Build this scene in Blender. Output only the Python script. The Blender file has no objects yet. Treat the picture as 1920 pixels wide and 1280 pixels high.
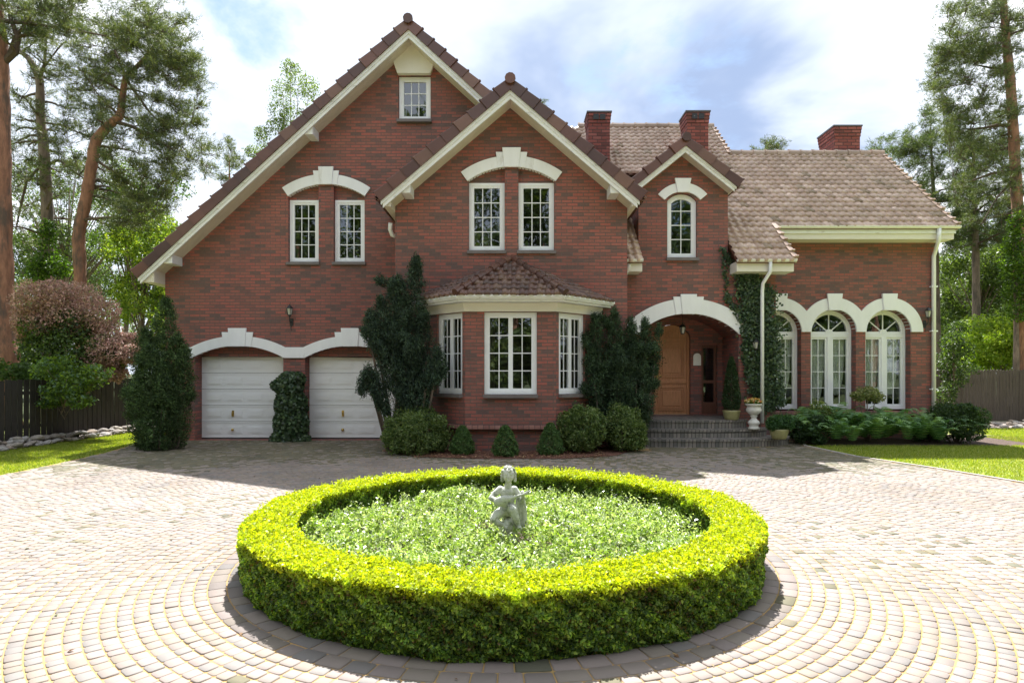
import bpy, bmesh, math, random
import numpy as np
from mathutils import Vector, Matrix
from mathutils.geometry import tessellate_polygon

random.seed(7); rng = np.random.default_rng(7)
R = math.radians
sc = bpy.context.scene
col = sc.collection

# ------------------------------------------------------------------ camera, sky, sun, exposure
F = 1163.0; H = 1.7; HY = 698.0           # focal length in photo pixels, eye height, horizon row
cam = bpy.data.cameras.new('camera'); cam.sensor_width = 36; cam.lens = 36 * F / 1920
cam.shift_y = (HY - 640) / 1920; cam.clip_end = 2000
co = bpy.data.objects.new('camera', cam); col.objects.link(co)
co.location = (0, 0, H); co.rotation_euler = (R(90), 0, 0); sc.camera = co
sc.view_settings.view_transform = 'Standard'; sc.view_settings.look = 'None'
sc.view_settings.gamma = 1; sc.view_settings.use_curve_mapping = False
sc.view_settings.exposure = 1.62
sc.cycles.max_bounces = 8; sc.cycles.transparent_max_bounces = 12
sc.cycles.use_denoising = True

SK, SA = 0.64, 0.03                        # shadow shift towards the camera / to the right, per metre of height
sun_dir = Vector((-SA, SK, 1)).normalized()
sl = bpy.data.lights.new('sun', 'SUN'); sl.energy = 4.2; sl.angle = R(0.5); sl.color = (1, 0.98, 0.955)
so = bpy.data.objects.new('sun', sl); col.objects.link(so)
so.rotation_euler = (-sun_dir).to_track_quat('-Z', 'Y').to_euler()

w = bpy.data.worlds.new('World'); sc.world = w; w.use_nodes = True
def world():
    nt = w.node_tree; N = nt.nodes; L = nt.links; N.clear()
    out = N.new('ShaderNodeOutputWorld')
    sky = N.new('ShaderNodeTexSky'); sky.sky_type = 'NISHITA'; sky.sun_disc = False
    sky.sun_elevation = math.asin(sun_dir.z); sky.sun_rotation = math.atan2(sun_dir.x, sun_dir.y)
    sky.air_density = 1.3; sky.dust_density = 0.6; sky.ozone_density = 2.0
    tc = N.new('ShaderNodeTexCoord')
    nrm = N.new('ShaderNodeVectorMath'); nrm.operation = 'NORMALIZE'; L.new(tc.outputs['Generated'], nrm.inputs[0])
    sep = N.new('ShaderNodeSeparateXYZ'); L.new(nrm.outputs[0], sep.inputs[0])
    zz = N.new('ShaderNodeMath'); zz.operation = 'ADD'; zz.inputs[1].default_value = 0.22
    zm = N.new('ShaderNodeMath'); zm.operation = 'MAXIMUM'; zm.inputs[1].default_value = 0.0
    L.new(sep.outputs['Z'], zm.inputs[0]); L.new(zm.outputs[0], zz.inputs[0])
    dv = N.new('ShaderNodeVectorMath'); dv.operation = 'DIVIDE'
    cb = N.new('ShaderNodeCombineXYZ')
    for i in range(3): L.new(zz.outputs[0], cb.inputs[i])
    L.new(nrm.outputs[0], dv.inputs[0]); L.new(cb.outputs[0], dv.inputs[1])
    def noise(scale, det, rough, off):
        mp = N.new('ShaderNodeMapping'); mp.inputs['Location'].default_value = off
        L.new(dv.outputs[0], mp.inputs['Vector'])
        n = N.new('ShaderNodeTexNoise'); n.inputs['Scale'].default_value = scale; n.inputs['Detail'].default_value = det
        n.inputs['Roughness'].default_value = rough; n.inputs['Distortion'].default_value = 0.35
        L.new(mp.outputs[0], n.inputs['Vector']); return n.outputs['Fac']
    def ramp(src, a, b, ca=(0,0,0,1), cb_=(1,1,1,1), mid=None):
        r = N.new('ShaderNodeValToRGB'); r.color_ramp.interpolation = 'EASE'
        r.color_ramp.elements[0].position = a; r.color_ramp.elements[1].position = b
        r.color_ramp.elements[0].color = ca; r.color_ramp.elements[1].color = cb_
        if mid: q = r.color_ramp.elements.new(mid[0]); q.color = mid[1]
        L.new(src, r.inputs[0]); return r.outputs[0]
    def blob(px, py, rad):                 # clearing round one direction of the sky
        v = Vector(((px-960)/F, 1, (HY-py)/F)).normalized()
        d = N.new('ShaderNodeVectorMath'); d.operation = 'DOT_PRODUCT'; d.inputs[1].default_value = v
        L.new(nrm.outputs[0], d.inputs[0])
        return ramp(d.outputs['Value'], math.cos(rad), 1.0)
    def math2(op, a, b):
        m = N.new('ShaderNodeMath'); m.operation = op
        for i, q in enumerate((a, b)):
            if isinstance(q, (int, float)): m.inputs[i].default_value = q
            else: L.new(q, m.inputs[i])
        return m.outputs[0]
    n1 = noise(1.5, 7, 0.62, (3.1, 1.7, 0.4))
    bl = math2('MULTIPLY', blob(480, -30, 0.13), 0.20)
    bl = math2('ADD', bl, math2('MULTIPLY', blob(1180, 90, 0.20), 0.13))
    bl = math2('ADD', bl, math2('MULTIPLY', blob(1480, -20, 0.12), 0.10))
    n1b = math2('SUBTRACT', n1, bl)
    mask = ramp(n1b, 0.29, 0.43)
    n2 = noise(1.15, 6, 0.55, (7.3, 2.2, 5.5))
    gb = math2('MULTIPLY', blob(1180, 190, 0.30), 0.16)
    gb = math2('ADD', gb, math2('MULTIPLY', blob(1520, 130, 0.22), 0.14))
    gb = math2('ADD', gb, math2('MULTIPLY', blob(1600, 230, 0.12), 0.06))
    n2 = math2('SUBTRACT', n2, gb)
    cc = ramp(n2, 0.24, 0.66, (0.28, 0.36, 0.53, 1), (1.0, 1.02, 1.05, 1), (0.46, (0.62, 0.68, 0.78, 1)))
    b1 = N.new('ShaderNodeBackground'); b1.inputs['Strength'].default_value = 0.058; L.new(sky.outputs[0], b1.inputs[0])
    b2 = N.new('ShaderNodeBackground'); b2.inputs['Strength'].default_value = 0.55; L.new(cc, b2.inputs[0])
    mx = N.new('ShaderNodeMixShader'); L.new(mask, mx.inputs[0]); L.new(b1.outputs[0], mx.inputs[1]); L.new(b2.outputs[0], mx.inputs[2])
    L.new(mx.outputs[0], out.inputs[0])
world()

# ------------------------------------------------------------------ helpers
def P(px, py, d): return Vector(((px-960)*d/F, d, H+(HY-py)*d/F))     # a photo pixel at distance d
def PX(px, d): return (px-960)*d/F
def PZ(py, d): return H+(HY-py)*d/F
def tag(o, label=None, cat=None, group=None, kind=None):
    if label: o['label'] = label
    if cat: o['category'] = cat
    if group: o['group'] = group
    if kind: o['kind'] = kind
    return o
def empty(name, loc=(0,0,0), rz=0, label=None, cat=None, group=None):
    o = bpy.data.objects.new(name, None); col.objects.link(o); o.location = loc; o.rotation_euler = (0,0,rz)
    o.empty_display_size = 0.1
    return tag(o, label, cat, group)
def link(name, me, mats, parent=None, smooth=False):
    if not isinstance(mats, (list, tuple)): mats = [mats]
    for m in mats: me.materials.append(m)
    o = bpy.data.objects.new(name, me); col.objects.link(o)
    if parent:
        o.parent = parent
    if smooth:
        me.polygons.foreach_set('use_smooth', [True]*len(me.polygons))
    return o
def copy_tree(o, parent=None):
    c = o.copy(); col.objects.link(c); c.parent = parent
    for ch in [k for k in col.objects if k.parent == o]:
        copy_tree(ch, c)
    return c

class MB:
    """collects polygons and links them as one mesh"""
    def __init__(s): s.v = []; s.f = []; s.uv = None
    def add(s, vs, fs):
        n = len(s.v); s.v += [tuple(p) for p in vs]; s.f += [tuple(i+n for i in f) for f in fs]; return s
    def box(s, x0, x1, y0, y1, z0, z1):
        x0, x1 = min(x0,x1), max(x0,x1); y0, y1 = min(y0,y1), max(y0,y1); z0, z1 = min(z0,z1), max(z0,z1)
        return s.add([(x0,y0,z0),(x1,y0,z0),(x1,y1,z0),(x0,y1,z0),(x0,y0,z1),(x1,y0,z1),(x1,y1,z1),(x0,y1,z1)],
              [(0,3,2,1),(4,5,6,7),(0,1,5,4),(1,2,6,5),(2,3,7,6),(3,0,4,7)])
    def xbox(s, M, hx, hy, hz):
        vs = [M @ Vector((a*hx, b*hy, c*hz)) for c in (-1,1) for b in (-1,1) for a in (-1,1)]
        return s.add(vs, [(0,2,3,1),(4,5,7,6),(0,1,5,4),(1,3,7,5),(3,2,6,7),(2,0,4,6)])
    def prism(s, pts, y0, y1, cap0=True, cap1=True):     # polygon in x,z pushed from y0 (front) to y1
        n = len(pts); tri = tessellate_polygon([[Vector((p[0],p[1],0)) for p in pts]])
        a = sum(pts[i][0]*pts[(i+1)%n][1]-pts[(i+1)%n][0]*pts[i][1] for i in range(n))
        if a < 0: pts = pts[::-1]; tri = tessellate_polygon([[Vector((p[0],p[1],0)) for p in pts]])
        vs = [(p[0],y0,p[1]) for p in pts]+[(p[0],y1,p[1]) for p in pts]; fs = []
        def orient(t, up):
            (ax,az),(bx,bz),(cx,cz) = (pts[i] for i in t)
            return t if ((bx-ax)*(cz-az)-(cx-ax)*(bz-az) > 0) == up else t[::-1]
        if cap0: fs += [tuple(orient(t, True)) for t in tri]
        if cap1: fs += [tuple(i+n for i in orient(t, False)) for t in tri]
        fs += [(i, i+n, (i+1)%n+n, (i+1)%n) for i in range(n)]
        return s.add(vs, fs)
    def tube(s, pts, rad, n=8, cap=True):
        pts = [Vector(p) for p in pts]; m = len(pts)
        if not isinstance(rad, (list,tuple)): rad = [rad]*m
        vs = []; up = Vector((0.13,0.31,0.94))
        t0 = (pts[1]-pts[0]).normalized(); a = t0.cross(up)
        if a.length < 1e-3: a = t0.cross(Vector((1,0,0)))
        a.normalize()
        for i in range(m):
            t = (pts[min(i+1,m-1)]-pts[max(i-1,0)]).normalized()
            a = (a - t*a.dot(t)); a.normalize(); b = t.cross(a)
            for k in range(n):
                th = 2*math.pi*k/n; vs.append(pts[i]+(a*math.cos(th)+b*math.sin(th))*rad[i])
        fs = [(i*n+k, i*n+(k+1)%n, (i+1)*n+(k+1)%n, (i+1)*n+k) for i in range(m-1) for k in range(n)]
        if cap: fs += [tuple(range(n))[::-1], tuple((m-1)*n+k for k in range(n))]
        return s.add(vs, fs)
    def lathe(s, prof, c=(0,0,0), n=24):
        vs = []; m = len(prof)
        for r, z in prof:
            for k in range(n):
                th = 2*math.pi*k/n; vs.append((c[0]+r*math.cos(th), c[1]+r*math.sin(th), c[2]+z))
        fs = [(i*n+k, i*n+(k+1)%n, (i+1)*n+(k+1)%n, (i+1)*n+k) for i in range(m-1) for k in range(n)]
        fs += [tuple(range(n))[::-1], tuple((m-1)*n+k for k in range(n))]
        return s.add(vs, fs)
    def ball(s, c, r, M=None, u=12, v=8):
        if not isinstance(r, (list,tuple)): r = (r,r,r)
        vs = []
        for i in range(v+1):
            ph = math.pi*i/v
            for k in range(u):
                th = 2*math.pi*k/u
                q = Vector((r[0]*math.sin(ph)*math.cos(th), r[1]*math.sin(ph)*math.sin(th), r[2]*math.cos(ph)))
                if M: q = M @ q
                vs.append(Vector(c)+q)
        fs = [(i*u+k, (i+1)*u+k, (i+1)*u+(k+1)%u, i*u+(k+1)%u) for i in range(v) for k in range(u)]
        return s.add(vs, fs)
    def build(s, name, mats, parent=None, smooth=False, bevel=0):
        me = bpy.data.meshes.new(name); me.from_pydata(s.v, [], s.f); me.validate(); me.update()
        # UV in metres: along the horizontal tangent, and up the face
        uvl = me.uv_layers.new(name='uv')
        uv = np.zeros(len(me.loops)*2)
        for p in me.polygons:
            n = p.normal
            if abs(n.z) > 0.95: t = Vector((1,0,0)); b = Vector((0,1,0))
            else:
                t = Vector((-n.y, n.x, 0)).normalized(); b = n.cross(t)
                if b.z < 0: b = -b
            off = 0.37*round(abs(n.x)*5)
            for li in p.loop_indices:
                c = me.vertices[me.loops[li].vertex_index].co
                uv[2*li] = c.dot(t)+off; uv[2*li+1] = c.z if abs(n.z) < 0.3 else c.dot(b)
        uvl.data.foreach_set('uv', uv)
        o = link(name, me, mats, parent, smooth)
        if bevel:
            m = o.modifiers.new('bevel', 'BEVEL'); m.width = bevel; m.segments = 2; m.limit_method = 'ANGLE'
        return o

def np_mesh(name, V, Fc, mats, parent=None, colr=None, smooth=False):
    """V (n,3), Fc (m,k) faces all of k corners, colr (n,3) per vertex"""
    me = bpy.data.meshes.new(name); V = np.asarray(V, np.float32); Fc = np.asarray(Fc, np.int32)
    m, k = Fc.shape
    me.vertices.add(len(V)); me.vertices.foreach_set('co', V.ravel())
    me.loops.add(m*k); me.loops.foreach_set('vertex_index', Fc.ravel())
    me.polygons.add(m); me.polygons.foreach_set('loop_start', np.arange(m, dtype=np.int32)*k)
    me.polygons.foreach_set('loop_total', np.full(m, k, np.int32))
    if colr is not None:
        at = me.color_attributes.new('col', 'FLOAT_COLOR', 'POINT')
        c = np.ones((len(V),4), np.float32); c[:,:3] = colr; at.data.foreach_set('color', c.ravel())
    me.update(calc_edges=True)
    return link(name, me, mats, parent, smooth)

# ------------------------------------------------------------------ materials
def mat(name):
    m = bpy.data.materials.new(name); m.use_nodes = True; nt = m.node_tree
    return m, nt, nt.nodes['Principled BSDF'], nt.nodes['Material Output']
def simple(name, c, rough=0.6, var=0.12, scale=6, bump=0.0, metal=0, stain=None, spec=0.5, vscale=(1,1,1)):
    m, nt, b, out = mat(name); N = nt.nodes; L = nt.links
    b.inputs['Roughness'].default_value = rough; b.inputs['Metallic'].default_value = metal
    b.inputs['Specular IOR Level'].default_value = spec
    tc = N.new('ShaderNodeTexCoord'); mp = N.new('ShaderNodeMapping'); mp.inputs['Scale'].default_value = vscale
    L.new(tc.outputs['Object'], mp.inputs['Vector'])
    n = N.new('ShaderNodeTexNoise'); n.inputs['Scale'].default_value = scale; n.inputs['Detail'].default_value = 6
    n.inputs['Roughness'].default_value = 0.65; L.new(mp.outputs[0], n.inputs['Vector'])
    r = N.new('ShaderNodeValToRGB'); r.color_ramp.elements[0].position = 0.3; r.color_ramp.elements[1].position = 0.7
    r.color_ramp.elements[0].color = tuple(max(0,x*(1-var)) for x in c)+(1,)
    r.color_ramp.elements[1].color = tuple(min(1,x*(1+var)) for x in c)+(1,)
    L.new(n.outputs['Fac'], r.inputs[0]); src = r.outputs[0]
    if stain:
        n2 = N.new('ShaderNodeTexNoise'); n2.inputs['Scale'].default_value = stain[1]; n2.inputs['Detail'].default_value = 8
        n2.inputs['Roughness'].default_value = 0.7; L.new(mp.outputs[0], n2.inputs['Vector'])
        r2 = N.new('ShaderNodeValToRGB'); r2.color_ramp.elements[0].position = stain[2]; r2.color_ramp.elements[1].position = stain[2]+0.12
        L.new(n2.outputs['Fac'], r2.inputs[0])
        mx = N.new('ShaderNodeMix'); mx.data_type = 'RGBA'; L.new(r2.outputs[0], mx.inputs['Factor'])
        L.new(src, mx.inputs['A']); mx.inputs['B'].default_value = tuple(stain[0])+(1,); src = mx.outputs['Result']
    L.new(src, b.inputs['Base Color'])
    if bump:
        bp = N.new('ShaderNodeBump'); bp.inputs['Strength'].default_value = bump; bp.inputs['Distance'].default_value = 0.02
        n3 = N.new('ShaderNodeTexNoise'); n3.inputs['Scale'].default_value = scale*5; n3.inputs['Detail'].default_value = 5
        L.new(mp.outputs[0], n3.inputs['Vector']); L.new(n3.outputs['Fac'], bp.inputs['Height']); L.new(bp.outputs[0], b.inputs['Normal'])
    return m

def brick_mat(name, bw, bh, mortar, c_lo, c_mid, c_hi, cm, offset=0.5, mix_w=(0.3,0.55)):
    m, nt, b, out = mat(name); N = nt.nodes; L = nt.links
    uv = N.new('ShaderNodeUVMap'); uv.uv_map = 'uv'
    br = N.new('ShaderNodeTexBrick'); br.inputs['Scale'].default_value = 1; br.offset = offset
    br.inputs['Brick Width'].default_value = bw; br.inputs['Row Height'].default_value = bh
    br.inputs['Mortar Size'].default_value = mortar; br.inputs['Mortar Smooth'].default_value = 0.25
    br.inputs['Color1'].default_value = (0,0,0,1); br.inputs['Color2'].default_value = (1,1,1,1)
    br.inputs['Mortar'].default_value = (0.5,0.5,0.5,1)
    L.new(uv.outputs[0], br.inputs['Vector'])
    r = N.new('ShaderNodeValToRGB'); e = r.color_ramp.elements
    e[0].position = 0.08; e[0].color = tuple(c_lo)+(1,); e[1].position = 0.95; e[1].color = tuple(c_hi)+(1,)
    q = e.new(0.36); q.color = tuple(c_mid)+(1,); q = e.new(0.66); q.color = tuple(a*1.12 for a in c_mid)+(1,)
    L.new(br.outputs['Color'], r.inputs[0])
    tc = N.new('ShaderNodeTexCoord')
    n = N.new('ShaderNodeTexNoise'); n.inputs['Scale'].default_value = 0.55; n.inputs['Detail'].default_value = 5
    L.new(tc.outputs['Object'], n.inputs['Vector'])
    r2 = N.new('ShaderNodeValToRGB'); r2.color_ramp.elements[0].position = 0.3; r2.color_ramp.elements[1].position = 0.7
    r2.color_ramp.elements[0].color = (0.80,0.82,0.84,1); r2.color_ramp.elements[1].color = (1.12,1.08,1.06,1); L.new(n.outputs['Fac'], r2.inputs[0])
    mu = N.new('ShaderNodeMix'); mu.data_type = 'RGBA'; mu.blend_type = 'MULTIPLY'; mu.inputs['Factor'].default_value = 1
    L.new(r.outputs[0], mu.inputs['A']); L.new(r2.outputs[0], mu.inputs['B'])
    n4 = N.new('ShaderNodeTexNoise'); n4.inputs['Scale'].default_value = 22; n4.inputs['Detail'].default_value = 4
    L.new(tc.outputs['Object'], n4.inputs['Vector'])
    r4 = N.new('ShaderNodeValToRGB'); r4.color_ramp.elements[0].color = (0.78,0.78,0.78,1); r4.color_ramp.elements[1].color = (1.2,1.2,1.2,1)
    L.new(n4.outputs['Fac'], r4.inputs[0])
    mu2 = N.new('ShaderNodeMix'); mu2.data_type = 'RGBA'; mu2.blend_type = 'MULTIPLY'; mu2.inputs['Factor'].default_value = 1
    L.new(mu.outputs['Result'], mu2.inputs['A']); L.new(r4.outputs[0], mu2.inputs['B'])
    mm = N.new('ShaderNodeMix'); mm.data_type = 'RGBA'; L.new(br.outputs['Fac'], mm.inputs['Factor'])
    L.new(mu2.outputs['Result'], mm.inputs['A']); mm.inputs['B'].default_value = tuple(cm)+(1,)
    L.new(mm.outputs['Result'], b.inputs['Base Color'])
    b.inputs['Roughness'].default_value = 0.75; b.inputs['Specular IOR Level'].default_value = 0.3
    iv = N.new('ShaderNodeMath'); iv.operation = 'SUBTRACT'; iv.inputs[0].default_value = 1; L.new(br.outputs['Fac'], iv.inputs[1])
    bp = N.new('ShaderNodeBump'); bp.inputs['Strength'].default_value = 0.8; bp.inputs['Distance'].default_value = 0.012
    L.new(iv.outputs[0], bp.inputs['Height']); L.new(bp.outputs[0], b.inputs['Normal'])
    return m

def attr_mat(name, rough=0.6, trans=0.0, spec=0.3, mult=None, tint=(1,1,1), bump=0, sheen=0):
    m, nt, b, out = mat(name); N = nt.nodes; L = nt.links
    a = N.new('ShaderNodeAttribute'); a.attribute_name = 'col'; src = a.outputs['Color']
    b.inputs['Roughness'].default_value = rough; b.inputs['Specular IOR Level'].default_value = spec
    if mult:
        tc = N.new('ShaderNodeTexCoord'); n = N.new('ShaderNodeTexNoise'); n.inputs['Scale'].default_value = mult[0]; n.inputs['Detail'].default_value = 8
        n.inputs['Roughness'].default_value = 0.7
        L.new(tc.outputs['Object'], n.inputs['Vector'])
        r = N.new('ShaderNodeValToRGB'); r.color_ramp.elements[0].position = 0.3; r.color_ramp.elements[1].position = 0.7
        r.color_ramp.elements[0].color = tuple(mult[1])+(1,); r.color_ramp.elements[1].color = tuple(mult[2])+(1,)
        L.new(n.outputs['Fac'], r.inputs[0])
        mu = N.new('ShaderNodeMix'); mu.data_type = 'RGBA'; mu.blend_type = 'MULTIPLY'; mu.inputs['Factor'].default_value = 1
        L.new(src, mu.inputs['A']); L.new(r.outputs[0], mu.inputs['B']); src = mu.outputs['Result']
        if bump:
            n3 = N.new('ShaderNodeTexNoise'); n3.inputs['Scale'].default_value = mult[0]*12; n3.inputs['Detail'].default_value = 4
            L.new(tc.outputs['Object'], n3.inputs['Vector'])
            bp = N.new('ShaderNodeBump'); bp.inputs['Strength'].default_value = bump; bp.inputs['Distance'].default_value = 0.01
            L.new(n3.outputs['Fac'], bp.inputs['Height']); L.new(bp.outputs[0], b.inputs['Normal'])
    L.new(src, b.inputs['Base Color'])
    if trans:
        t = N.new('ShaderNodeBsdfTranslucent')
        mt = N.new('ShaderNodeMix'); mt.data_type = 'RGBA'; mt.blend_type = 'MULTIPLY'; mt.inputs['Factor'].default_value = 1
        L.new(src, mt.inputs['A']); mt.inputs['B'].default_value = tuple(tint)+(1,); L.new(mt.outputs['Result'], t.inputs['Color'])
        mx = N.new('ShaderNodeMixShader'); mx.inputs[0].default_value = trans
        L.new(b.outputs[0], mx.inputs[1]); L.new(t.outputs[0], mx.inputs[2]); L.new(mx.outputs[0], out.inputs['Surface'])
    return m

def glass_mat():
    m, nt, b, out = mat('glass'); N = nt.nodes; L = nt.links; N.remove(b)
    g = N.new('ShaderNodeBsdfGlossy'); g.inputs['Roughness'].default_value = 0.015; g.inputs['Color'].default_value = (0.9,0.95,1,1)
    t = N.new('ShaderNodeBsdfTransparent'); t.inputs['Color'].default_value = (0.8,0.85,0.83,1)
    lw = N.new('ShaderNodeLayerWeight'); lw.inputs['Blend'].default_value = 0.25
    mr = N.new('ShaderNodeMapRange'); mr.inputs['To Min'].default_value = 0.13; mr.inputs['To Max'].default_value = 0.9
    L.new(lw.outputs['Fresnel'], mr.inputs['Value'])
    tc = N.new('ShaderNodeTexCoord'); n = N.new('ShaderNodeTexNoise'); n.inputs['Scale'].default_value = 1.6
    L.new(tc.outputs['Object'], n.inputs['Vector'])
    bp = N.new('ShaderNodeBump'); bp.inputs['Strength'].default_value = 0.05; bp.inputs['Distance'].default_value = 0.05
    L.new(n.outputs['Fac'], bp.inputs['Height']); L.new(bp.outputs[0], g.inputs['Normal'])
    mx = N.new('ShaderNodeMixShader'); L.new(mr.outputs[0], mx.inputs[0]); L.new(t.outputs[0], mx.inputs[1]); L.new(g.outputs[0], mx.inputs[2])
    L.new(mx.outputs[0], out.inputs['Surface'])
    return m

M = {}
M['brick'] = brick_mat('brick', 0.25, 0.075, 0.009, (0.168,0.105,0.095), (0.282,0.115,0.094), (0.37,0.122,0.099), (0.14,0.110,0.099))
M['brick_red'] = brick_mat('chimney_brick', 0.26, 0.095, 0.012, (0.17,0.06,0.05), (0.27,0.08,0.065), (0.34,0.12,0.10), (0.09,0.05,0.045))
M['step_brick'] = brick_mat('step_brick', 0.085, 0.5, 0.010, (0.15,0.145,0.135), (0.21,0.195,0.175), (0.28,0.25,0.225), (0.085,0.08,0.075), offset=0)
M['ledge_brick'] = brick_mat('ledge_brick', 0.12, 0.5, 0.008, (0.30,0.14,0.12), (0.36,0.18,0.15), (0.42,0.22,0.19), (0.14,0.09,0.08), offset=0)
M['stone'] = simple('painted_stone', (0.85,0.865,0.885), 0.6, 0.05, 3, 0.15, stain=((0.62,0.61,0.57), 2.2, 0.60), vscale=(1,1,0.3))
M['white'] = simple('white_paint', (0.85,0.87,0.90), 0.35, 0.03, 4)
M['board'] = simple('white_board', (0.80,0.815,0.83), 0.55, 0.07, 5, stain=((0.42,0.40,0.36), 4, 0.60), vscale=(1,1,3))
M['soffit'] = simple('soffit_board', (0.70,0.65,0.57), 0.6, 0.08, 3)
M['cream'] = simple('cream_board', (0.77,0.74,0.67), 0.55, 0.04, 3)
M['gutter'] = simple('gutter_metal', (0.80,0.80,0.79), 0.4, 0.06, 5, stain=((0.4,0.38,0.33), 3, 0.62))
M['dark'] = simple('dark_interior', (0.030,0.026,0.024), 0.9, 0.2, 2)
M['sill'] = simple('slate_sill', (0.16,0.14,0.14), 0.6, 0.15, 5)
M['iron'] = simple('black_iron', (0.022,0.022,0.024), 0.45, 0.2, 10)
M['lead'] = simple('lead_cap', (0.10,0.10,0.11), 0.5, 0.15, 5)
M['brass'] = simple('brass', (0.60,0.42,0.12), 0.3, 0.1, 8, metal=0.9)
M['lampglass'] = simple('lamp_glass', (0.45,0.45,0.42), 0.15, 0.1, 8)
M['garage'] = simple('garage_paint', (0.88,0.89,0.90), 0.42, 0.03, 1.5, 0.03)
M['rubber'] = simple('black_rubber', (0.015,0.015,0.015), 0.8, 0.1, 5)
M['wood'] = simple('oak_door', (0.47,0.21,0.10), 0.45, 0.22, 6, 0.1, vscale=(6,6,0.6))
M['darkwood'] = simple('dark_wood', (0.14,0.055,0.035), 0.5, 0.2, 6, vscale=(5,5,0.6))
M['fence_dark'] = simple('black_stained_board', (0.035,0.030,0.028), 0.75, 0.4, 9, 0.3, vscale=(6,6,0.5))
M['fence_grey'] = simple('weathered_board', (0.105,0.083,0.067), 0.8, 0.35, 9, 0.3, vscale=(7,7,0.5))
M['bark_pine'] = simple('pine_bark', (0.30,0.150,0.095), 0.9, 0.45, 7, 0.6, stain=((0.12,0.085,0.065), 3, 0.5), vscale=(1,1,0.3))
M['bark_grey'] = simple('grey_bark', (0.20,0.15,0.12), 0.9, 0.4, 7, 0.6, stain=((0.10,0.08,0.065), 4, 0.5), vscale=(1,1,0.3))
M['twig'] = simple('twig', (0.10,0.07,0.05), 0.9, 0.3, 10)
M['leaf'] = attr_mat('leaf', 0.5, 0.38, 0.35, tint=(1.5,1.6,0.5))
M['cover'] = attr_mat('cover_leaf', 0.28, 0.30, 0.6, tint=(1.5,1.7,0.5))
M['hedge'] = attr_mat('hedge_leaf', 0.42, 0.42, 0.4, tint=(1.7,1.7,0.35))
M['ivy'] = attr_mat('ivy_leaf', 0.35, 0.15, 0.5, tint=(1.3,1.5,0.6))
M['needle'] = attr_mat('needle', 0.55, 0.25, 0.3, tint=(1.4,1.5,0.6))
M['petal'] = attr_mat('petal', 0.5, 0.3, 0.3)
M['tile'] = attr_mat('roof_tile', 0.34, 0, 0.5, mult=(0.9, (0.78,0.77,0.70), (1.12,1.10,1.06)), bump=0.25)
M['paver'] = attr_mat('paver', 0.75, 0, 0.3, mult=(0.8, (0.86,0.86,0.84), (1.08,1.07,1.06)), bump=0.35)
M['rock'] = attr_mat('rock', 0.85, 0, 0.2, mult=(4, (0.7,0.7,0.7), (1.15,1.15,1.15)), bump=0.6)
M['glass'] = glass_mat()
M['statue'] = simple('statue_stone', (0.50,0.51,0.45), 0.75, 0.12, 14, 0.25, stain=((0.24,0.27,0.19), 11, 0.52))
M['urn'] = simple('urn_stone', (0.72,0.70,0.64), 0.7, 0.08, 14, 0.2, stain=((0.42,0.40,0.34), 9, 0.6))
M['pot'] = simple('glazed_pot', (0.34,0.32,0.15), 0.35, 0.2, 9, 0.1)
M['plaque'] = simple('white_ceramic', (0.8,0.79,0.75), 0.4, 0.05, 9)
# ------------------------------------------------------------------ the house
def add_cols(o, arr):
    me = o.data; at = me.color_attributes.new('col', 'FLOAT_COLOR', 'POINT')
    c = np.ones((len(me.vertices),4), np.float32); c[:,:3] = arr; at.data.foreach_set('color', c.ravel())
def base_at(root, loc):
    root.location = loc
    for ch in col.objects:
        if ch.parent == root: ch.matrix_parent_inverse = Matrix.Translation(-Vector(loc))
def arc(cx, cz, r, a0, a1, n=20):
    return [(cx+r*math.sin(a0+(a1-a0)*i/n), cz+r*math.cos(a0+(a1-a0)*i/n)) for i in range(n+1)]
def segR(half, rise): return (half*half+rise*rise)/(2*rise)
def seg_hole(x0, x1, z0, cx, cz, r, n=16):
    a1 = math.asin((x1-cx)/r); a0 = math.asin((x0-cx)/r)
    return [(x0,z0),(x1,z0)] + arc(cx, cz, r, a1, a0, n)
def facet(A, B):            # local x along the wall, local y into the building
    ux = Vector((B[0]-A[0], B[1]-A[1], 0)).normalized(); n = Vector((-ux.y, ux.x, 0))
    return Matrix(((ux.x,n.x,0,A[0]),(ux.y,n.y,0,A[1]),(0,0,1,0),(0,0,0,1)))
I4 = Matrix.Identity(4)
def tf(mb, T):
    if T is not I4: mb.v = [tuple(T @ Vector(v)) for v in mb.v]
    return mb
def wall(name, outline, holes, y, reveal, back, m, parent, T=I4):
    mb = MB(); loops = [outline]+holes
    tri = tessellate_polygon([[Vector((a,b,0)) for a,b in lp] for lp in loops])
    pts = [p for lp in loops for p in lp]; mb.v = [(a,y,b) for a,b in pts]
    for t in tri:
        (ax,az),(bx,bz),(cx,cz) = (pts[i] for i in t)
        cr = (bx-ax)*(cz-az)-(cx-ax)*(bz-az)
        if abs(cr) < 1e-9: continue
        mb.f.append(tuple(t) if cr > 0 else tuple(t)[::-1])
    def strip(lp, y1, inner):
        n = len(lp); s = len(mb.v)
        ar = sum(lp[i][0]*lp[(i+1)%n][1]-lp[(i+1)%n][0]*lp[i][1] for i in range(n))
        q = lp if ar > 0 else lp[::-1]
        if inner: q = q[::-1]
        mb.v.extend([(a,y,b) for a,b in q]+[(a,y1,b) for a,b in q])
        mb.f.extend([(s+i, s+i+n, s+(i+1)%n+n, s+(i+1)%n) for i in range(n)])
    strip(outline, back, False)
    for h in holes: strip(h, y+reveal, True)
    return tf(mb, T).build(name, m, parent)

house = empty('brick_house', label='large red brick house with white arches, steep tiled gables and two garage doors', cat='house')

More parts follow.
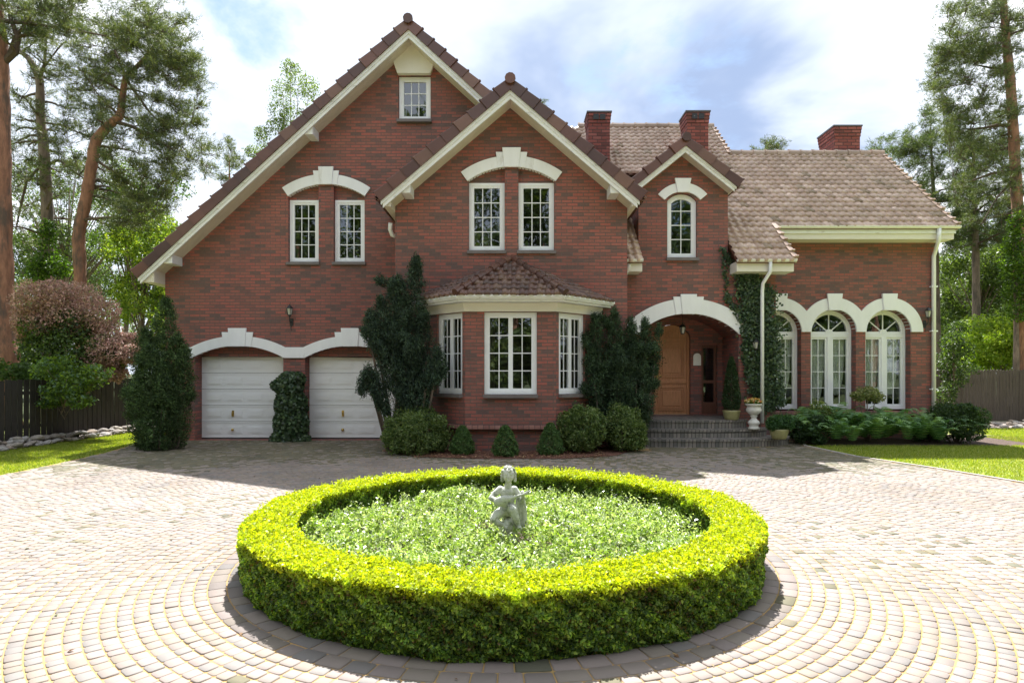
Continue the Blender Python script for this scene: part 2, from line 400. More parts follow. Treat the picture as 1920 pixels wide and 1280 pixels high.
YA, YB, YC, YD = 15.4, 14.1, 15.0, 16.1
VA, VB, VC = 14.84, 13.5, 14.62
XA, ZA, SLA = -2.48, 10.2, 0.915
XB, ZB, SLB = -0.04, 8.14, 0.855
XC, ZC, SLC = 4.10, 7.30, 0.80
lineA = lambda x: ZA-SLA*abs(x-XA)
lineB = lambda x: ZB-SLB*abs(x-XB)
lineC = lambda x: ZC-SLC*abs(x-XC)

# ---- windows
def window(x0, x1, z0, z1, y, cols, rows, sash=1, T=I4, arch=None, head=None, sill=True, fw=0.065, depth=0.9, name='window', sillext=0.04, room=True):
    mb = MB(); g = MB()
    ys, yg = y+0.015, y+0.045
    def bar(a,b,c,d,f0,f1): mb.box(a,b,f0,f1,c,d)
    zt = z1 if arch is None else arch[0]            # arch = (spring z, rise)
    bar(x0,x0+fw,z0,zt,y,y+0.09); bar(x1-fw,x1,z0,zt,y,y+0.09)
    bar(x0+fw,x1-fw,z0,z0+fw*1.1,y-0.004,y+0.088)
    if arch is None: bar(x0+fw,x1-fw,z1-fw,z1,y+0.002,y+0.088)
    W = (x1-x0-2*fw); sw = W/sash
    for s in range(sash):
        a = x0+fw+s*sw; b = a+sw; sb = 0.048
        zz0, zz1 = z0+fw*1.1, (z1-fw if arch is None else zt)
        bar(a,a+sb,zz0,zz1,ys,y+0.08); bar(b-sb,b,zz0,zz1,ys,y+0.08)
        bar(a+sb,b-sb,zz0,zz0+sb,ys+0.002,y+0.078)
        if arch is None: bar(a+sb,b-sb,zz1-sb,zz1,ys+0.002,y+0.078)
        ga, gb, gz0, gz1 = a+sb, b-sb, zz0+sb, (zz1-sb if arch is None else zz1)
        mz1 = gz1 if arch is None else z1-0.05
        for k in range(1, cols):
            xm = ga+(gb-ga)*k/cols; bar(xm-0.010,xm+0.010,gz0,mz1 if arch else gz1,yg-0.010,yg+0.012)
        for k in range(1, rows):
            zm = gz0+(mz1-gz0)*k/rows; bar(ga,gb,zm-0.010,zm+0.010,yg-0.008,yg+0.010)
    if arch is not None:                             # curved head
        half = (x1-x0)/2; cx = (x0+x1)/2; rr = segR(half, arch[1]); cz = z1-rr
        a = math.asin(half/rr)
        def ring(r0, r1, y0, y1):
            o = arc(cx,cz,r0,-a,a,20); i = arc(cx,cz,r1,-a*0.985,a*0.985,20)
            mb.prism(o+i[::-1], y0, y1)
        ring(rr, rr-fw, y+0.001, y+0.089); ring(rr-fw+0.002, rr-fw-0.048, ys+0.001, y+0.079)
        gp = [(x0+0.02,z0+0.02),(x1-0.02,z0+0.02)]+arc(cx,cz,rr-0.02,a*0.97,-a*0.97,20)
    else: gp = [(x0+0.02,z0+0.02),(x1-0.02,z0+0.02),(x1-0.02,z1-0.02),(x0+0.02,z1-0.02)]
    o = tf(mb, T).build(name, M['white'], house)
    g.v = [(a,yg,b) for a,b in gp]; g.f = [tuple(range(len(gp)))]
    tf(g, T).build('glass', M['glass'], o)
    if room:
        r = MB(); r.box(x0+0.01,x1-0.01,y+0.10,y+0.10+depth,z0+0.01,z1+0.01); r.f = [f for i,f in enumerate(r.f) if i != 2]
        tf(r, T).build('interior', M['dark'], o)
    if sill:
        s = MB(); s.box(x0-sillext,x1+sillext,y-0.16,y+0.05,z0-0.075,z0-0.004); tf(s, T).build('sill', M['sill'], o)
    return o

# ---- garage openings and wall A
RG = segR(1.14, 0.30); gcz = 2.36-RG
gA, gB = (-7.87,-5.68), (-5.14,-2.80)
gcA, gcB = -6.79, -4.00
holesA = [seg_hole(gA[0],gA[1],0.02,gcA,gcz,RG), seg_hole(gB[0],gB[1],0.02,gcB,gcz,RG)]
RW = segR(0.94,0.29); wzA = 6.36-RW; wcA = -4.60
holesA += [seg_hole(-5.56,-4.80,4.40,wcA,wzA,RW), seg_hole(-4.43,-3.66,4.40,wcA,wzA,RW)]
holesA += [[(-2.82,7.92),(-2.02,7.92),(-2.02,9.06),(-2.82,9.06)]]
outA = [(-8.61,-0.05),(2.58,-0.05),(2.58,lineA(2.58)-0.425),(XA,ZA-0.425),(-8.61,lineA(-8.61)-0.425)]
wall('wall', outA, holesA, YA, 0.36, 25.6, M['brick'], house)
for c, (a,b), in ((gcA,gA),(gcB,gB)):               # brick panels above the garage doors
    p = [(a+0.002,2.09),(b-0.002,2.09)]+arc(c,gcz,RG+0.03,math.asin(min(0.999,(b-c)/RG)),math.asin(max(-0.999,(a-c)/RG)),14)
    MB().prism(p, YA+0.20, YA+0.345).build('lintel_panel', M['brick'], house)
for a,b in ((-5.56,-4.80),(-4.43,-3.66)):
    p = [(a+0.002,6.00),(b-0.002,6.00)]+arc(wcA,wzA,RW+0.02,math.asin((b-wcA)/RW*0.99),math.asin((a-wcA)/RW*0.99),10)
    MB().prism(p, YA+0.12, YA+0.30).build('lintel_panel', M['brick'], house)
window(-5.55,-4.81,4.44,6.0,YA+0.10,3,4)
window(-4.42,-3.67,4.44,6.0,YA+0.10,3,4)
window(-2.81,-2.03,7.96,9.05,YA+0.06,3,3)
# cream keystone block over the attic window
MB().prism([(-2.83,9.065),(-2.01,9.065),(-1.86,9.50),(-2.02,9.66),(-2.42,9.995),(-2.82,9.66),(-2.98,9.50)], YA-0.12, YA+0.02).build('keystone', M['cream'], house, bevel=0.01)

def garage_door(x0, x1, key=True):
    z0, z1, y = 0.045, 2.10, YA+0.33
    mb = MB(); n = 5; h = (z1-z0)/n
    for i in range(n):
        a, b = z0+i*h, z0+(i+1)*h
        mb.box(x0,x1,y,y+0.04,a+0.003,b-0.004)
        mb.box(x0,x1,y-0.006,y,a+0.012,a+0.030); mb.box(x0,x1,y-0.006,y,b-0.035,b-0.014)
        npan = 4; pw = (x1-x0-0.10)/npan
        for k in range(npan):
            xa = x0+0.05+k*pw+0.06; xb = xa+pw-0.12
            za, zb = a+0.105, b-0.115
            mb.box(xa,xb,y-0.008,y,za,zb); mb.box(xa+0.03,xb-0.03,y-0.016,y-0.008,za+0.03,zb-0.03)
    o = mb.build('garage_door', M['garage'], house)
    xm = x0+(x1-x0)*0.365
    k = MB(); k.box(xm-0.028,xm+0.028,y-0.022,y-0.012,z0+1.5*h-0.075,z0+1.5*h+0.075)
    k.tube([(xm,y-0.02,z0+1.5*h+0.03),(xm,y-0.07,z0+1.5*h+0.03),(xm,y-0.075,z0+1.5*h-0.055),(xm,y-0.02,z0+1.5*h-0.06)],0.012,8)
    k.build('handle', M['brass'], o)
    k = MB(); k.ball((xm,y-0.045,z0+0.5*h),(0.036,0.03,0.036)); k.tube([(xm,y-0.0,z0+0.5*h),(xm,y-0.04,z0+0.5*h)],0.015); k.build('knob', M['brass'], o, smooth=True)
    MB().box(x0,x1,y-0.01,y+0.03,0.004,z0).build('bottom_seal', M['rubber'], o)
    MB().box(x0-0.02,x1+0.02,y+0.05,y+0.6,0.0,2.3).build('interior', M['dark'], o)
    return o
garage_door(gA[0]+0.005, gA[1]-0.005); garage_door(gB[0]+0.005, gB[1]-0.005)

# ---- stone arches
def ribbon(pairs, y0, y1, name='stone_arch', m='stone'):
    mb = MB(); n = len(pairs)
    for yy in (y0, y1): mb.v += [(p[0],yy,p[1]) for p in pairs]+[(p[2],yy,p[3]) for p in pairs]
    B0, T0, B1, T1 = 0, n, 2*n, 3*n
    for i in range(n-1):
        mb.f += [(B0+i,B0+i+1,T0+i+1,T0+i),(B1+i+1,B1+i,T1+i,T1+i+1),(B0+i,B1+i,B1+i+1,B0+i+1),(T0+i+1,T1+i+1,T1+i,T0+i)]
    mb.f += [(B0,T0,T1,B1),(B0+n-1,B1+n-1,T1+n-1,T0+n-1)]
    return mb.build(name, M[m], house)
def key(arch, cx, cz, r_in, r_out, ang, y0, y1, cant=1.0):       # one wedge stone about angle ang
    a0, a1 = ang
    p = [(cx+r_in*math.sin(a0), cz+r_in*math.cos(a0)), (cx+r_in*math.sin(a1), cz+r_in*math.cos(a1))]
    t = [(cx+r_out*math.sin(a1*cant), cz+r_out), (cx+r_out*math.sin(a0*cant), cz+r_out)] if abs(a0+a1) < 1e-6 else \
        [(cx+r_out*math.sin(a1*cant), cz+r_out*math.cos(min(abs(a0),abs(a1)))), (cx+r_out*math.sin(a0*cant), cz+r_out*math.cos(min(abs(a0),abs(a1))))]
    return MB().prism(p+t, y0, y1).build('keystone', M['stone'], arch, bevel=0.006)
def seg_arch(cx, cz, r, half, th, y, keyw=0.15, sidew=0.11, kh=0.17, back=0.10, proud=0.05):
    a = math.asin(half/r); n = 28; pr = []
    for i in range(n+1):
        t = -a+2*a*i/n
        pr.append((cx+r*math.sin(t), cz+r*math.cos(t), cx+(r+th)*math.sin(t), cz+(r+th)*math.cos(t)))
    o = ribbon(pr, y-proud, y+back)
    k = keyw/r; s = (keyw+sidew)/r
    key(o, cx, cz, r-0.012, r+th+kh, (-k,k), y-proud-0.045, y-proud+0.01)
    if sidew:
        key(o, cx, cz, r-0.006, r+th+kh*0.5, (-s,-k), y-proud-0.022, y-proud+0.01)
        key(o, cx, cz, r-0.006, r+th+kh*0.5, (k,s), y-proud-0.022, y-proud+0.01)
    return o
# garage: one continuous ribbon over both openings
th = 0.245; pr = [(-8.14,2.07,-8.14,2.07+th)]
for c in (gcA, gcB):
    a = math.asin(1.14/RG)
    for i in range(25):
        t = -a+2*a*i/24; bx, bz = c+RG*math.sin(t), gcz+RG*math.cos(t); tx, tz = c+(RG+th)*math.sin(t*0.92), gcz+(RG+th)*math.cos(t*0.92)
        if abs(t) > a-0.001: tz = max(tz, bz+th)
        pr.append((bx,bz,tx,max(tz,2.07+th)))
pr.append((-2.66,2.07,-2.66,2.07+th))
ga = ribbon(pr, YA-0.05, YA+0.12)
for c in (gcA, gcB):
    k, s = 0.19/RG, 0.34/RG
    key(ga, c, gcz, RG-0.012, RG+th+0.19, (-k,k), YA-0.10, YA-0.04)
    key(ga, c, gcz, RG-0.006, RG+th+0.10, (-s,-k), YA-0.075, YA-0.04); key(ga, c, gcz, RG-0.006, RG+th+0.10, (k,s), YA-0.075, YA-0.04)
seg_arch(wcA, wzA, RW, 0.95, 0.25, YA, 0.15, 0.12, 0.17)

# ---- wall B with its bay
RWB = segR(0.98,0.31); wzB = 6.36-RWB; wcB = -0.01
outB = [(-2.655,-0.05),(2.62,-0.05),(2.62,lineB(2.62)-0.42),(XB,ZB-0.42),(-2.655,lineB(-2.655)-0.42)]
holesB = [seg_hole(-0.985,-0.165,4.44,wcB,wzB,RWB), seg_hole(0.145,0.965,4.44,wcB,wzB,RWB)]
wall('wall', outB, holesB, YB, 0.3, 18.0, M['brick'], house)
for a,b in ((-0.985,-0.165),(0.145,0.965)):
    p = [(a+0.002,6.03),(b-0.002,6.03)]+arc(wcB,wzB,RWB+0.02,math.asin((b-wcB)/RWB*0.99),math.asin((a-wcB)/RWB*0.99),10)
    MB().prism(p, YB+0.12, YB+0.28).build('lintel_panel', M['brick'], house)
window(-0.98,-0.17,4.47,6.03,YB+0.10,3,4); window(0.15,0.96,4.47,6.03,YB+0.10,3,4)
seg_arch(wcB, wzB, RWB, 1.0, 0.25, YB, 0.17, 0.13, 0.17)

bc = -0.03; YF = 13.12
b0, b1, b2, b3 = (bc-2.02,14.11), (bc-0.96,YF), (bc+0.96,YF), (bc+2.02,14.11)
def bayfacet(A, B, win, cols):
    T = facet(A, B); L = math.hypot(B[0]-A[0], B[1]-A[1])
    x0, x1 = win; ztop = 2.98; zb = 1.24
    wall('wall', [(0,0.59),(L,0.59),(L,ztop),(0,ztop)], [[(x0,zb-0.01),(x1,zb-0.01),(x1,ztop-0.005),(x0,ztop-0.005)]], 0, 0.22, 0.25, M['brick'], house, T)
    window(x0+0.004, x1-0.004, zb, ztop-0.008, 0.05, 2, 4, 2, T, sillext=0.02, depth=0.7)
bayfacet(b0, b1, (0.53,1.36), 2); bayfacet(b1, b2, (0.40,1.52), 2); bayfacet(b2, b3, (0.09,0.94), 2)
def off_poly(e):     # bay outline pushed outward by e
    k = e*math.tan(R(22)); 
    return [(b0[0]-e*0.9,14.11),(b1[0]-k,YF-e),(b2[0]+k,YF-e),(b3[0]+e*0.9,14.11)]
def slab(e, z0, z1, m, name, e2=None, bevel=0):
    p0 = off_poly(e); p1 = off_poly(e if e2 is None else e2); mb = MB()
    mb.v = [(x,y,z0) for x,y in p0]+[(x,y,z1) for x,y in p1]
    mb.f = [(3,2,1,0),(4,5,6,7),(0,1,5,4),(1,2,6,5),(2,3,7,6),(3,0,4,7)]
    return mb.build(name, M[m], house, bevel=bevel)
slab(-0.10,-0.05,0.50,'brick','bay_plinth')
slab(0.055,0.50,0.585,'ledge_brick','bay_ledge', bevel=0.006)
slab(0.05,2.985,3.16,'cream','bay_frieze', 0.10)
slab(0.30,3.165,3.205,'board','bay_eave')
slab(0.36,3.207,3.30,'board','bay_gutter', 0.385, bevel=0.01)

# ---- roof tiles
TB = np.array([[0.115,0.052,0.040],[0.135,0.062,0.047],[0.10,0.047,0.038],[0.155,0.082,0.060],[0.088,0.045,0.038]])
TL = np.array([[0.53,0.395,0.325],[0.58,0.44,0.37],[0.47,0.345,0.28],[0.62,0.48,0.41],[0.52,0.38,0.31],[0.47,0.34,0.275]])
def tile_field(name, O, U, V, rows, pal, parent, tw=0.175, th_=0.26, lift=0.045, moss=0.0, lip=0.055):
    """rows: list of (v, [(u0,u1),...]) ; U along the eave, V up the slope"""
    O, U, V = (np.array(q, float) for q in (O, U, V)); Nn = np.cross(U, V); Nn /= np.linalg.norm(Nn)
    s = np.array([0,0.18,0.36,0.52,0.68,0.84,1.0]); hs = np.array([0.004,0.030,0.040,0.028,0.004,-0.004,0.004])
    vs = []; fs = []; cs = []; n = 0
    for r, (v, spans) in enumerate(rows):
        for u0, u1 in spans:
            k = max(1, int(round((u1-u0)/tw))); w_ = (u1-u0)/k
            for i in range(k):
                a = u0+i*w_; jit = rng.normal(0,0.004); jv = rng.normal(0,0.005)
                uu = a+s*w_; drop = 0.022*np.sin(np.pi*s)*0+jv
                front_t = np.outer(uu,U)+np.outer(np.full(7,v-0.035)+drop-0.045*(hs/0.040),V)+np.outer(hs+lift+jit,Nn)+O
                back_t = np.outer(uu,U)+np.outer(np.full(7,v+th_),V)+np.outer(hs+0.004,Nn)+O
                front_b = front_t-np.outer(np.full(7,lip),Nn)
                vs += [front_b, front_t, back_t]
                for j in range(6):
                    fs.append((n+j,n+j+1,n+7+j+1,n+7+j)); fs.append((n+7+j,n+7+j+1,n+14+j+1,n+14+j))
                c = pal[rng.integers(len(pal))]*rng.uniform(0.92,1.08)
                if moss and rng.random() < moss: c = c*0.5+np.array([0.10,0.085,0.04])*0.8
                cs.append(np.repeat(c[None],21,0)); n += 21
    return np_mesh(name, np.vstack(vs), np.array(fs), M['tile'], parent, np.vstack(cs))
def rect_rows(w_, L, th_=0.26, u0=0.0, v0=0.0):
    return [(v0+i*th_, [(u0,u0+w_)]) for i in range(int(L/th_))]
def rake_tiles(P0, P1, nf, name, parent, pal=TB, step=0.37, hgt=0.25, dep=0.26, out=0.02):
    """chunky edge tiles from eave P0 to top P1; nf = direction the edge faces"""
    P0, P1, nf = Vector(P0), Vector(P1), Vector(nf); t = (P1-P0); L = t.length; t.normalize()
    up = nf.cross(t); 
    if up.z < 0: up = -up
    n = int(round(L/step)); st = L/n; mb = MB(); cs = []
    for i in range(n):
        a = P0+t*(i*st-0.05); b = P0+t*((i+1)*st-0.004)
        j = random.uniform(-0.008,0.008)
        la, lb = 0.030+j, 0.0+j                       # lower end lifted over the next
        vs = []
        for p, l in ((a,la),(b,lb)):
            vs += [p-up*hgt+nf*(out+l), p+up*l+nf*(out+l)-up*0.008, p+up*(l)+nf*(l+out-0.006), p+up*(l)-nf*dep, p-up*hgt-nf*dep]
        mb.add(vs, [(0,1,2,3,4),(9,8,7,6,5)]+[(k,5+k,5+(k+1)%5,(k+1)%5) for k in range(5)])
        # clip nub at each joint
        q = a+up*(la+0.012)+nf*0.01
        mb.add([q+t*x+up*z+nf*y for x in (-0.012,0.03) for y in (-0.05,0.022) for z in (-0.02,0.010)], [(0,1,3,2),(4,6,7,5),(0,4,5,1),(2,3,7,6),(0,2,6,4),(1,5,7,3)])
        c = Vector(pal[random.randrange(len(pal))])*random.uniform(0.85,1.2)
        cs += [c]*18
    o = mb.build(name, M['tile'], parent); add_cols(o, np.array([tuple(c) for c in cs])); 
    return o
def ridge_tiles(P0, P1, name, parent, r=0.12, step=0.36, pal=TB, n=10):
    P0, P1 = Vector(P0), Vector(P1); t = P1-P0; L = t.length; t.normalize(); k = max(1,int(round(L/step))); st = L/k
    mb = MB(); cs = []
    for i in range(k):
        a, b = P0+t*(i*st-0.03), P0+t*((i+1)*st); j = random.uniform(-0.005,0.005)
        m0 = len(mb.v); mb.tube([a, a+t*0.05, a+t*0.051, b], [r*1.14+j, r*1.14+j, r*1.03+j, r*0.93+j], n)
        cs += [Vector(pal[random.randrange(len(pal))])*random.uniform(0.85,1.2)]*(len(mb.v)-m0)
    o = mb.build(name, M['tile'], parent); add_cols(o, np.array([tuple(c) for c in cs])); return o

def gable_roof(xa, za, s, xl, xr, y0, y1, yw, wl, wr, board_h=0.17, tiles_h=0.215, bump_r=0.105, brk=()):
    """front gable with ridge along y; xl/xr are eave tips, yw the wall plane, wl/wr the wall's sides"""
    zl, zr = za-s*(xa-xl), za-s*(xr-xa); cs_ = math.sqrt(1+s*s); tv = tiles_h*cs_   # vertical height of the tile edge
    Ll, Lr = (xa-xl)*cs_, (xr-xa)*cs_
    Vl, Vr = (1/cs_,0,s/cs_), (-1/cs_,0,s/cs_)
    lo = -0.07
    roof = tile_field('roof', (xl,y1,zl+lo), (0,-1,0), Vl, rect_rows(y1-y0-0.22, Ll-0.02), TB, house, tw=0.2)
    tile_field('roof_slope', (xr,y0+0.22,zr+lo), (0,1,0), Vr, rect_rows(y1-y0-0.22, Lr-0.02), TB, roof, tw=0.2)
    d = MB(); zd = tv*0.55
    d.prism([(xl+0.03,zl-zd),(xa,za-zd),(xr-0.03,zr-zd),(xr-0.03,zr-zd-0.06),(xa,za-zd-0.06),(xl+0.03,zl-zd-0.06)], y0+0.06, y1)
    d.build('roof_deck', M['darkwood'], roof)
    rake_tiles((xl,y0,zl-0.02), (xa-0.02,y0,za-0.03), (0,-1,0), 'verge_tiles', roof, hgt=tiles_h)
    rake_tiles((xr,y0,zr-0.02), (xa+0.02,y0,za-0.03), (0,-1,0), 'verge_tiles', roof, hgt=tiles_h)
    ridge_tiles((xa,y0-0.06,za-0.07), (xa,y1,za-0.07), 'ridge_tiles', roof, r=bump_r)
    # barge board, two fascias one over the other, then the boarded soffit back to the wall
    def band(za_, h, ya, yb, inset, m, name):
        p = [(xl+inset,zl+s*inset-za_),(xa,za-za_),(xr-inset,zr+s*inset-za_),(xr-inset,zr+s*inset-za_-h),(xa,za-za_-h),(xl+inset,zl+s*inset-za_-h)]
        return MB().prism(p, ya, yb).build(name, M[m], roof)
    band(tv-0.01, board_h*0.62, y0+0.01, y0+0.06, 0.10, 'board', 'bargeboard')
    band(tv+board_h*0.5, board_h*0.62, y0+0.035, y0+0.075, 0.14, 'board', 'bargeboard')
    zs = tv+board_h*0.72
    mb = MB(); n = 6; dp = (yw+0.02-(y0+0.075))/n
    for k in range(n):
        ya = y0+0.076+k*dp; h0 = 0.03
        p = [(xl+0.16,zl+s*0.16-zs),(xa,za-zs),(xr-0.16,zr+s*0.16-zs),(xr-0.16,zr+s*0.16-zs-h0),(xa,za-zs-h0),(xl+0.16,zl+s*0.16-zs-h0)]
        mb.prism(p, ya+0.004, ya+dp-0.004)
    mb.build('soffit', M['soffit'], roof)
    # side eave boxes
    for sx, xt, xw, zt in ((1,xl,wl,zl),(-1,xr,wr,zr)):
        if xw is None: continue
        x0_ = xt+sx*0.15; zz = zt+s*0.15-zs
        z1_ = zt+s*abs(xw-xt)-zs
        b = MB(); b.add([(x0_,y,z) for y in (yw-0.0,y1) for z in (zz-0.03,zz+0.04)]+[(xw,y,z) for y in (yw-0.0,y1) for z in (zz-0.03,z1_)],
              [(0,1,3,2),(4,6,7,5),(0,4,5,1),(2,3,7,6),(0,2,6,4),(1,5,7,3)])
        b.build('eave_box', M['soffit'], roof)
        g = MB(); g.prism([(x0_,zz-0.032),(xw,zz-0.032),(xw,z1_-0.01),(x0_,zz+0.02)], y0+0.085, yw-0.003)
        g.build('eave_return', M['soffit'], roof)
    for bx in brk:
        bz = za-s*abs(bx-xa)-zs-0.05
        MB().prism([(bx-0.10,bz-0.10),(bx+0.10,bz-0.10),(bx+0.10,bz+0.13),(bx-0.10,bz+0.13)], y0+0.09, yw+0.01).build('bracket', M['board'], roof, bevel=0.012)
    return roof
ra = gable_roof(XA, ZA, SLA, -9.06, 2.45, VA, 25.8, YA, -8.61, None, brk=(PX(583,15.1)+0.0, PX(322,15.1)))
rb = gable_roof(XB, ZB, SLB, XB-2.92, XB+2.92, VB, 18.4, YB, -2.655, 2.62, brk=(PX(764,13.8), PX(1150,13.8)))
rc = gable_roof(XC, ZC, SLC, XC-1.27, XC+1.30, VC, 18.4, YC, 3.06, 5.22, board_h=0.14, tiles_h=0.19, bump_r=0.095)

# ---- main body roof and right wing roof, one slope
SL = 0.913; c45 = math.sqrt(1+SL*SL); YE0, ZE0 = 14.45, 4.34; Vs = (0,1/c45,SL/c45)
vof = lambda y: (y-YE0)*c45
rows = []
n = int(vof(20.4)/0.26)
for i in range(n+1):
    v = i*0.26; y = YE0+v/c45
    if y < 15.55: sp = [(2.70,3.05),(5.24,6.62)]
    elif y < 17.85: sp = [(2.70,3.05),(5.24,6.62),(6.62,11.22)]
    elif y < 18.75: sp = [(2.70,3.05),(3.05,5.24),(5.24,6.62),(6.62,11.22)]
    else: sp = [(1.3,2.70),(2.70,3.05),(3.05,5.24),(5.24,6.62)]
    rows.append((v, sp))
main_roof = tile_field('roof', (0,YE0,ZE0-0.03), (1,0,0), Vs, rows, TL, house, moss=0.045, lift=0.060, lip=0.088, tw=0.205)
yr, zr_ = 20.4, ZE0+SL*(20.4-YE0); yr2, zr2 = 18.8, ZE0+SL*(18.8-YE0)
d = MB()
def slope(x0,x1,ya,yb,dz=0.05):
    za_, zb_ = ZE0+SL*(ya-YE0)-dz, ZE0+SL*(yb-YE0)-dz
    d.add([(x0,ya,za_),(x1,ya,za_),(x1,yb,zb_),(x0,yb,zb_),(x0,ya,za_-0.05),(x1,ya,za_-0.05),(x1,yb,zb_-0.05),(x0,yb,zb_-0.05)],
          [(0,1,2,3),(7,6,5,4),(0,4,5,1),(1,5,6,2),(2,6,7,3),(3,7,4,0)])
slope(2.66,3.055,YE0,15.05); slope(5.235,6.60,YE0,15.05); slope(2.66,3.055,15.052,17.9); slope(5.235,6.60,15.052,17.9); slope(2.66,6.60,17.902,20.4); slope(6.605,11.2,15.6,18.8)
d.add([(-3,yr,zr_-0.05),(6.6,yr,zr_-0.05),(6.6,26,4.3),(-3,26,4.3)],[(0,1,2,3)])
d.add([(6.605,yr2,zr2-0.05),(11.2,yr2,zr2-0.05),(11.2,21.9,5.4),(6.605,21.9,5.4)],[(0,1,2,3)])
# gable end of the main body, standing above the wing roof
d.add([(6.55,14.9,ZE0+0.2),(6.55,yr,zr_-0.1),(6.55,26,4.2)],[(0,1,2)])
d.build('roof_deck', M['darkwood'], main_roof)
ridge_tiles((2.2,yr,zr_+0.0),(6.62,yr,zr_+0.0),'ridge_tiles',main_roof,pal=TL*0.75)
ridge_tiles((6.6,yr2,zr2+0.0),(11.24,yr2,zr2+0.0),'ridge_tiles',main_roof,pal=TL*0.75)
def vline(y, up=0.06): return ZE0+SL*(y-YE0)+up
rake_tiles((11.22,15.6,vline(15.6)),(11.22,18.8,vline(18.8)),(1,0,0),'verge_tiles',main_roof,pal=TL*0.7,step=0.26,hgt=0.16,dep=0.10,out=0)
rake_tiles((6.62,18.8,vline(18.8)),(6.62,20.4,vline(20.4)),(1,0,0),'verge_tiles',main_roof,pal=TL*0.7,step=0.26,hgt=0.16,dep=0.10,out=0)
rake_tiles((6.62,YE0,vline(YE0)),(6.62,15.6,vline(15.6)),(1,0,0),'verge_tiles',main_roof,pal=TL*0.7,step=0.26,hgt=0.16,dep=0.10,out=0)

# ---- bay roof
APX = Vector((bc+0.02,14.1,4.26)); ev = off_poly(0.40); ze = 3.30
E = [Vector((x,y,ze)) for x,y in ev]; 
bay_roof = None
tri_specs = [(E[0],E[1]),(E[1],E[2]),(E[2],E[3])]
for a, b in tri_specs:
    U = (b-a).normalized(); q = APX-a; Vv = q-U*q.dot(U); L = Vv.length; Vv.normalize(); ua = q.dot(U); W_ = (b-a).length
    rows = []; n = int(L/0.215)
    for i in range(n):
        v = 0.03+i*0.215; f = (v+0.05)/L; rows.append((v, [(ua*f, W_-(W_-ua)*f)]))
    tb = tile_field('roof' if bay_roof is None else 'roof_slope', a, U, Vv, rows, TB*np.array([1.1,1.25,1.25]), bay_roof or house, tw=0.185, th_=0.225, lift=0.04)
    if bay_roof is None: bay_roof = tb
    MB().add([a,b,APX,a-Vector((0,0,0.05)),b-Vector((0,0,0.05)),APX-Vector((0,0,0.05))],[(0,1,2),(5,4,3),(0,3,4,1)]).build('roof_deck', M['board'], bay_roof)
ridge_tiles(E[1]+Vector((0,0,0.05)), APX+Vector((0,0,0.05)), 'hip_tiles', bay_roof, r=0.075, step=0.24, pal=TB)
ridge_tiles(E[2]+Vector((0,0,0.05)), APX+Vector((0,0,0.05)), 'hip_tiles', bay_roof, r=0.075, step=0.24, pal=TB)

# ---- wall C: porch block and dormer
RP = segR(1.23,0.50); pcz = 3.12-RP; pcx = 4.25
RCw = segR(0.36,0.20)
porch_hole = seg_hole(3.02,5.48,0.3,pcx,pcz,RP)
cw0, cw1 = 3.76, 4.47; cwc = (cw0+cw1)/2
win_hole = [(cwc-0.35964,4.43),(cwc+0.35964,4.43)]+arc(cwc, 6.03-RCw, RCw, math.asin(0.36/RCw*0.999), -math.asin(0.36/RCw*0.999), 14)
outC = [(2.60,-0.05),(6.38,-0.05),(6.38,4.26),(2.60,4.26)]
wall('wall', outC, [porch_hole], YC, 0.36, 17.9, M['brick'], house)
outC2 = [(3.06,4.2601),(5.22,4.2601),(5.22,lineC(5.22)-0.355),(XC,ZC-0.355),(3.06,lineC(3.06)-0.355)]
wall('dormer_wall', outC2, [win_hole], YC, 0.30, 17.9, M['brick'], house)
seg_arch(pcx, pcz, RP, 1.24, 0.36, YC, 0.155, 0.145, 0.10, back=0.22, proud=0.06)
window(cw0, cw1, 4.47, 6.02, YC+0.08, 2, 4, arch=(5.84,0.18))
seg_arch(cwc, 6.06-0.56, 0.56, 0.43, 0.21, YC, 0.13, 0, 0.10)
# porch chamber
pb = 16.2
ph = seg_hole(3.00,5.50,0.3,pcx,pcz+0.02,RP,16); n = len(ph)
mb = MB(); mb.v = [(a,YC+0.355,b) for a,b in ph]+[(a,pb+0.03,b) for a,b in ph]
mb.f = [(i+1,i+1+n,i+n,i) if i+1<n else (0,n,i+n,i) for i in range(1,n)]
mb.build('porch_lining', M['brick'], house)
dx0, dx1, dz0 = 3.70, 4.66, 0.59; dcx = (dx0+dx1)/2; RD = segR(0.48,0.30)
door_hole = [(dx0,dz0+0.002),(dx1,dz0+0.002)]+arc(dcx,2.95-RD,RD,math.asin(0.48/RD*0.999),-math.asin(0.48/RD*0.999),14)
side_hole = [(4.95,0.62),(5.36,0.62),(5.36,2.42),(4.95,2.42)]
wall('wall', [(2.9,0.2),(5.6,0.2),(5.6,3.3),(2.9,3.3)], [door_hole, side_hole], pb, 0.16, pb+0.2, M['brick'], house)
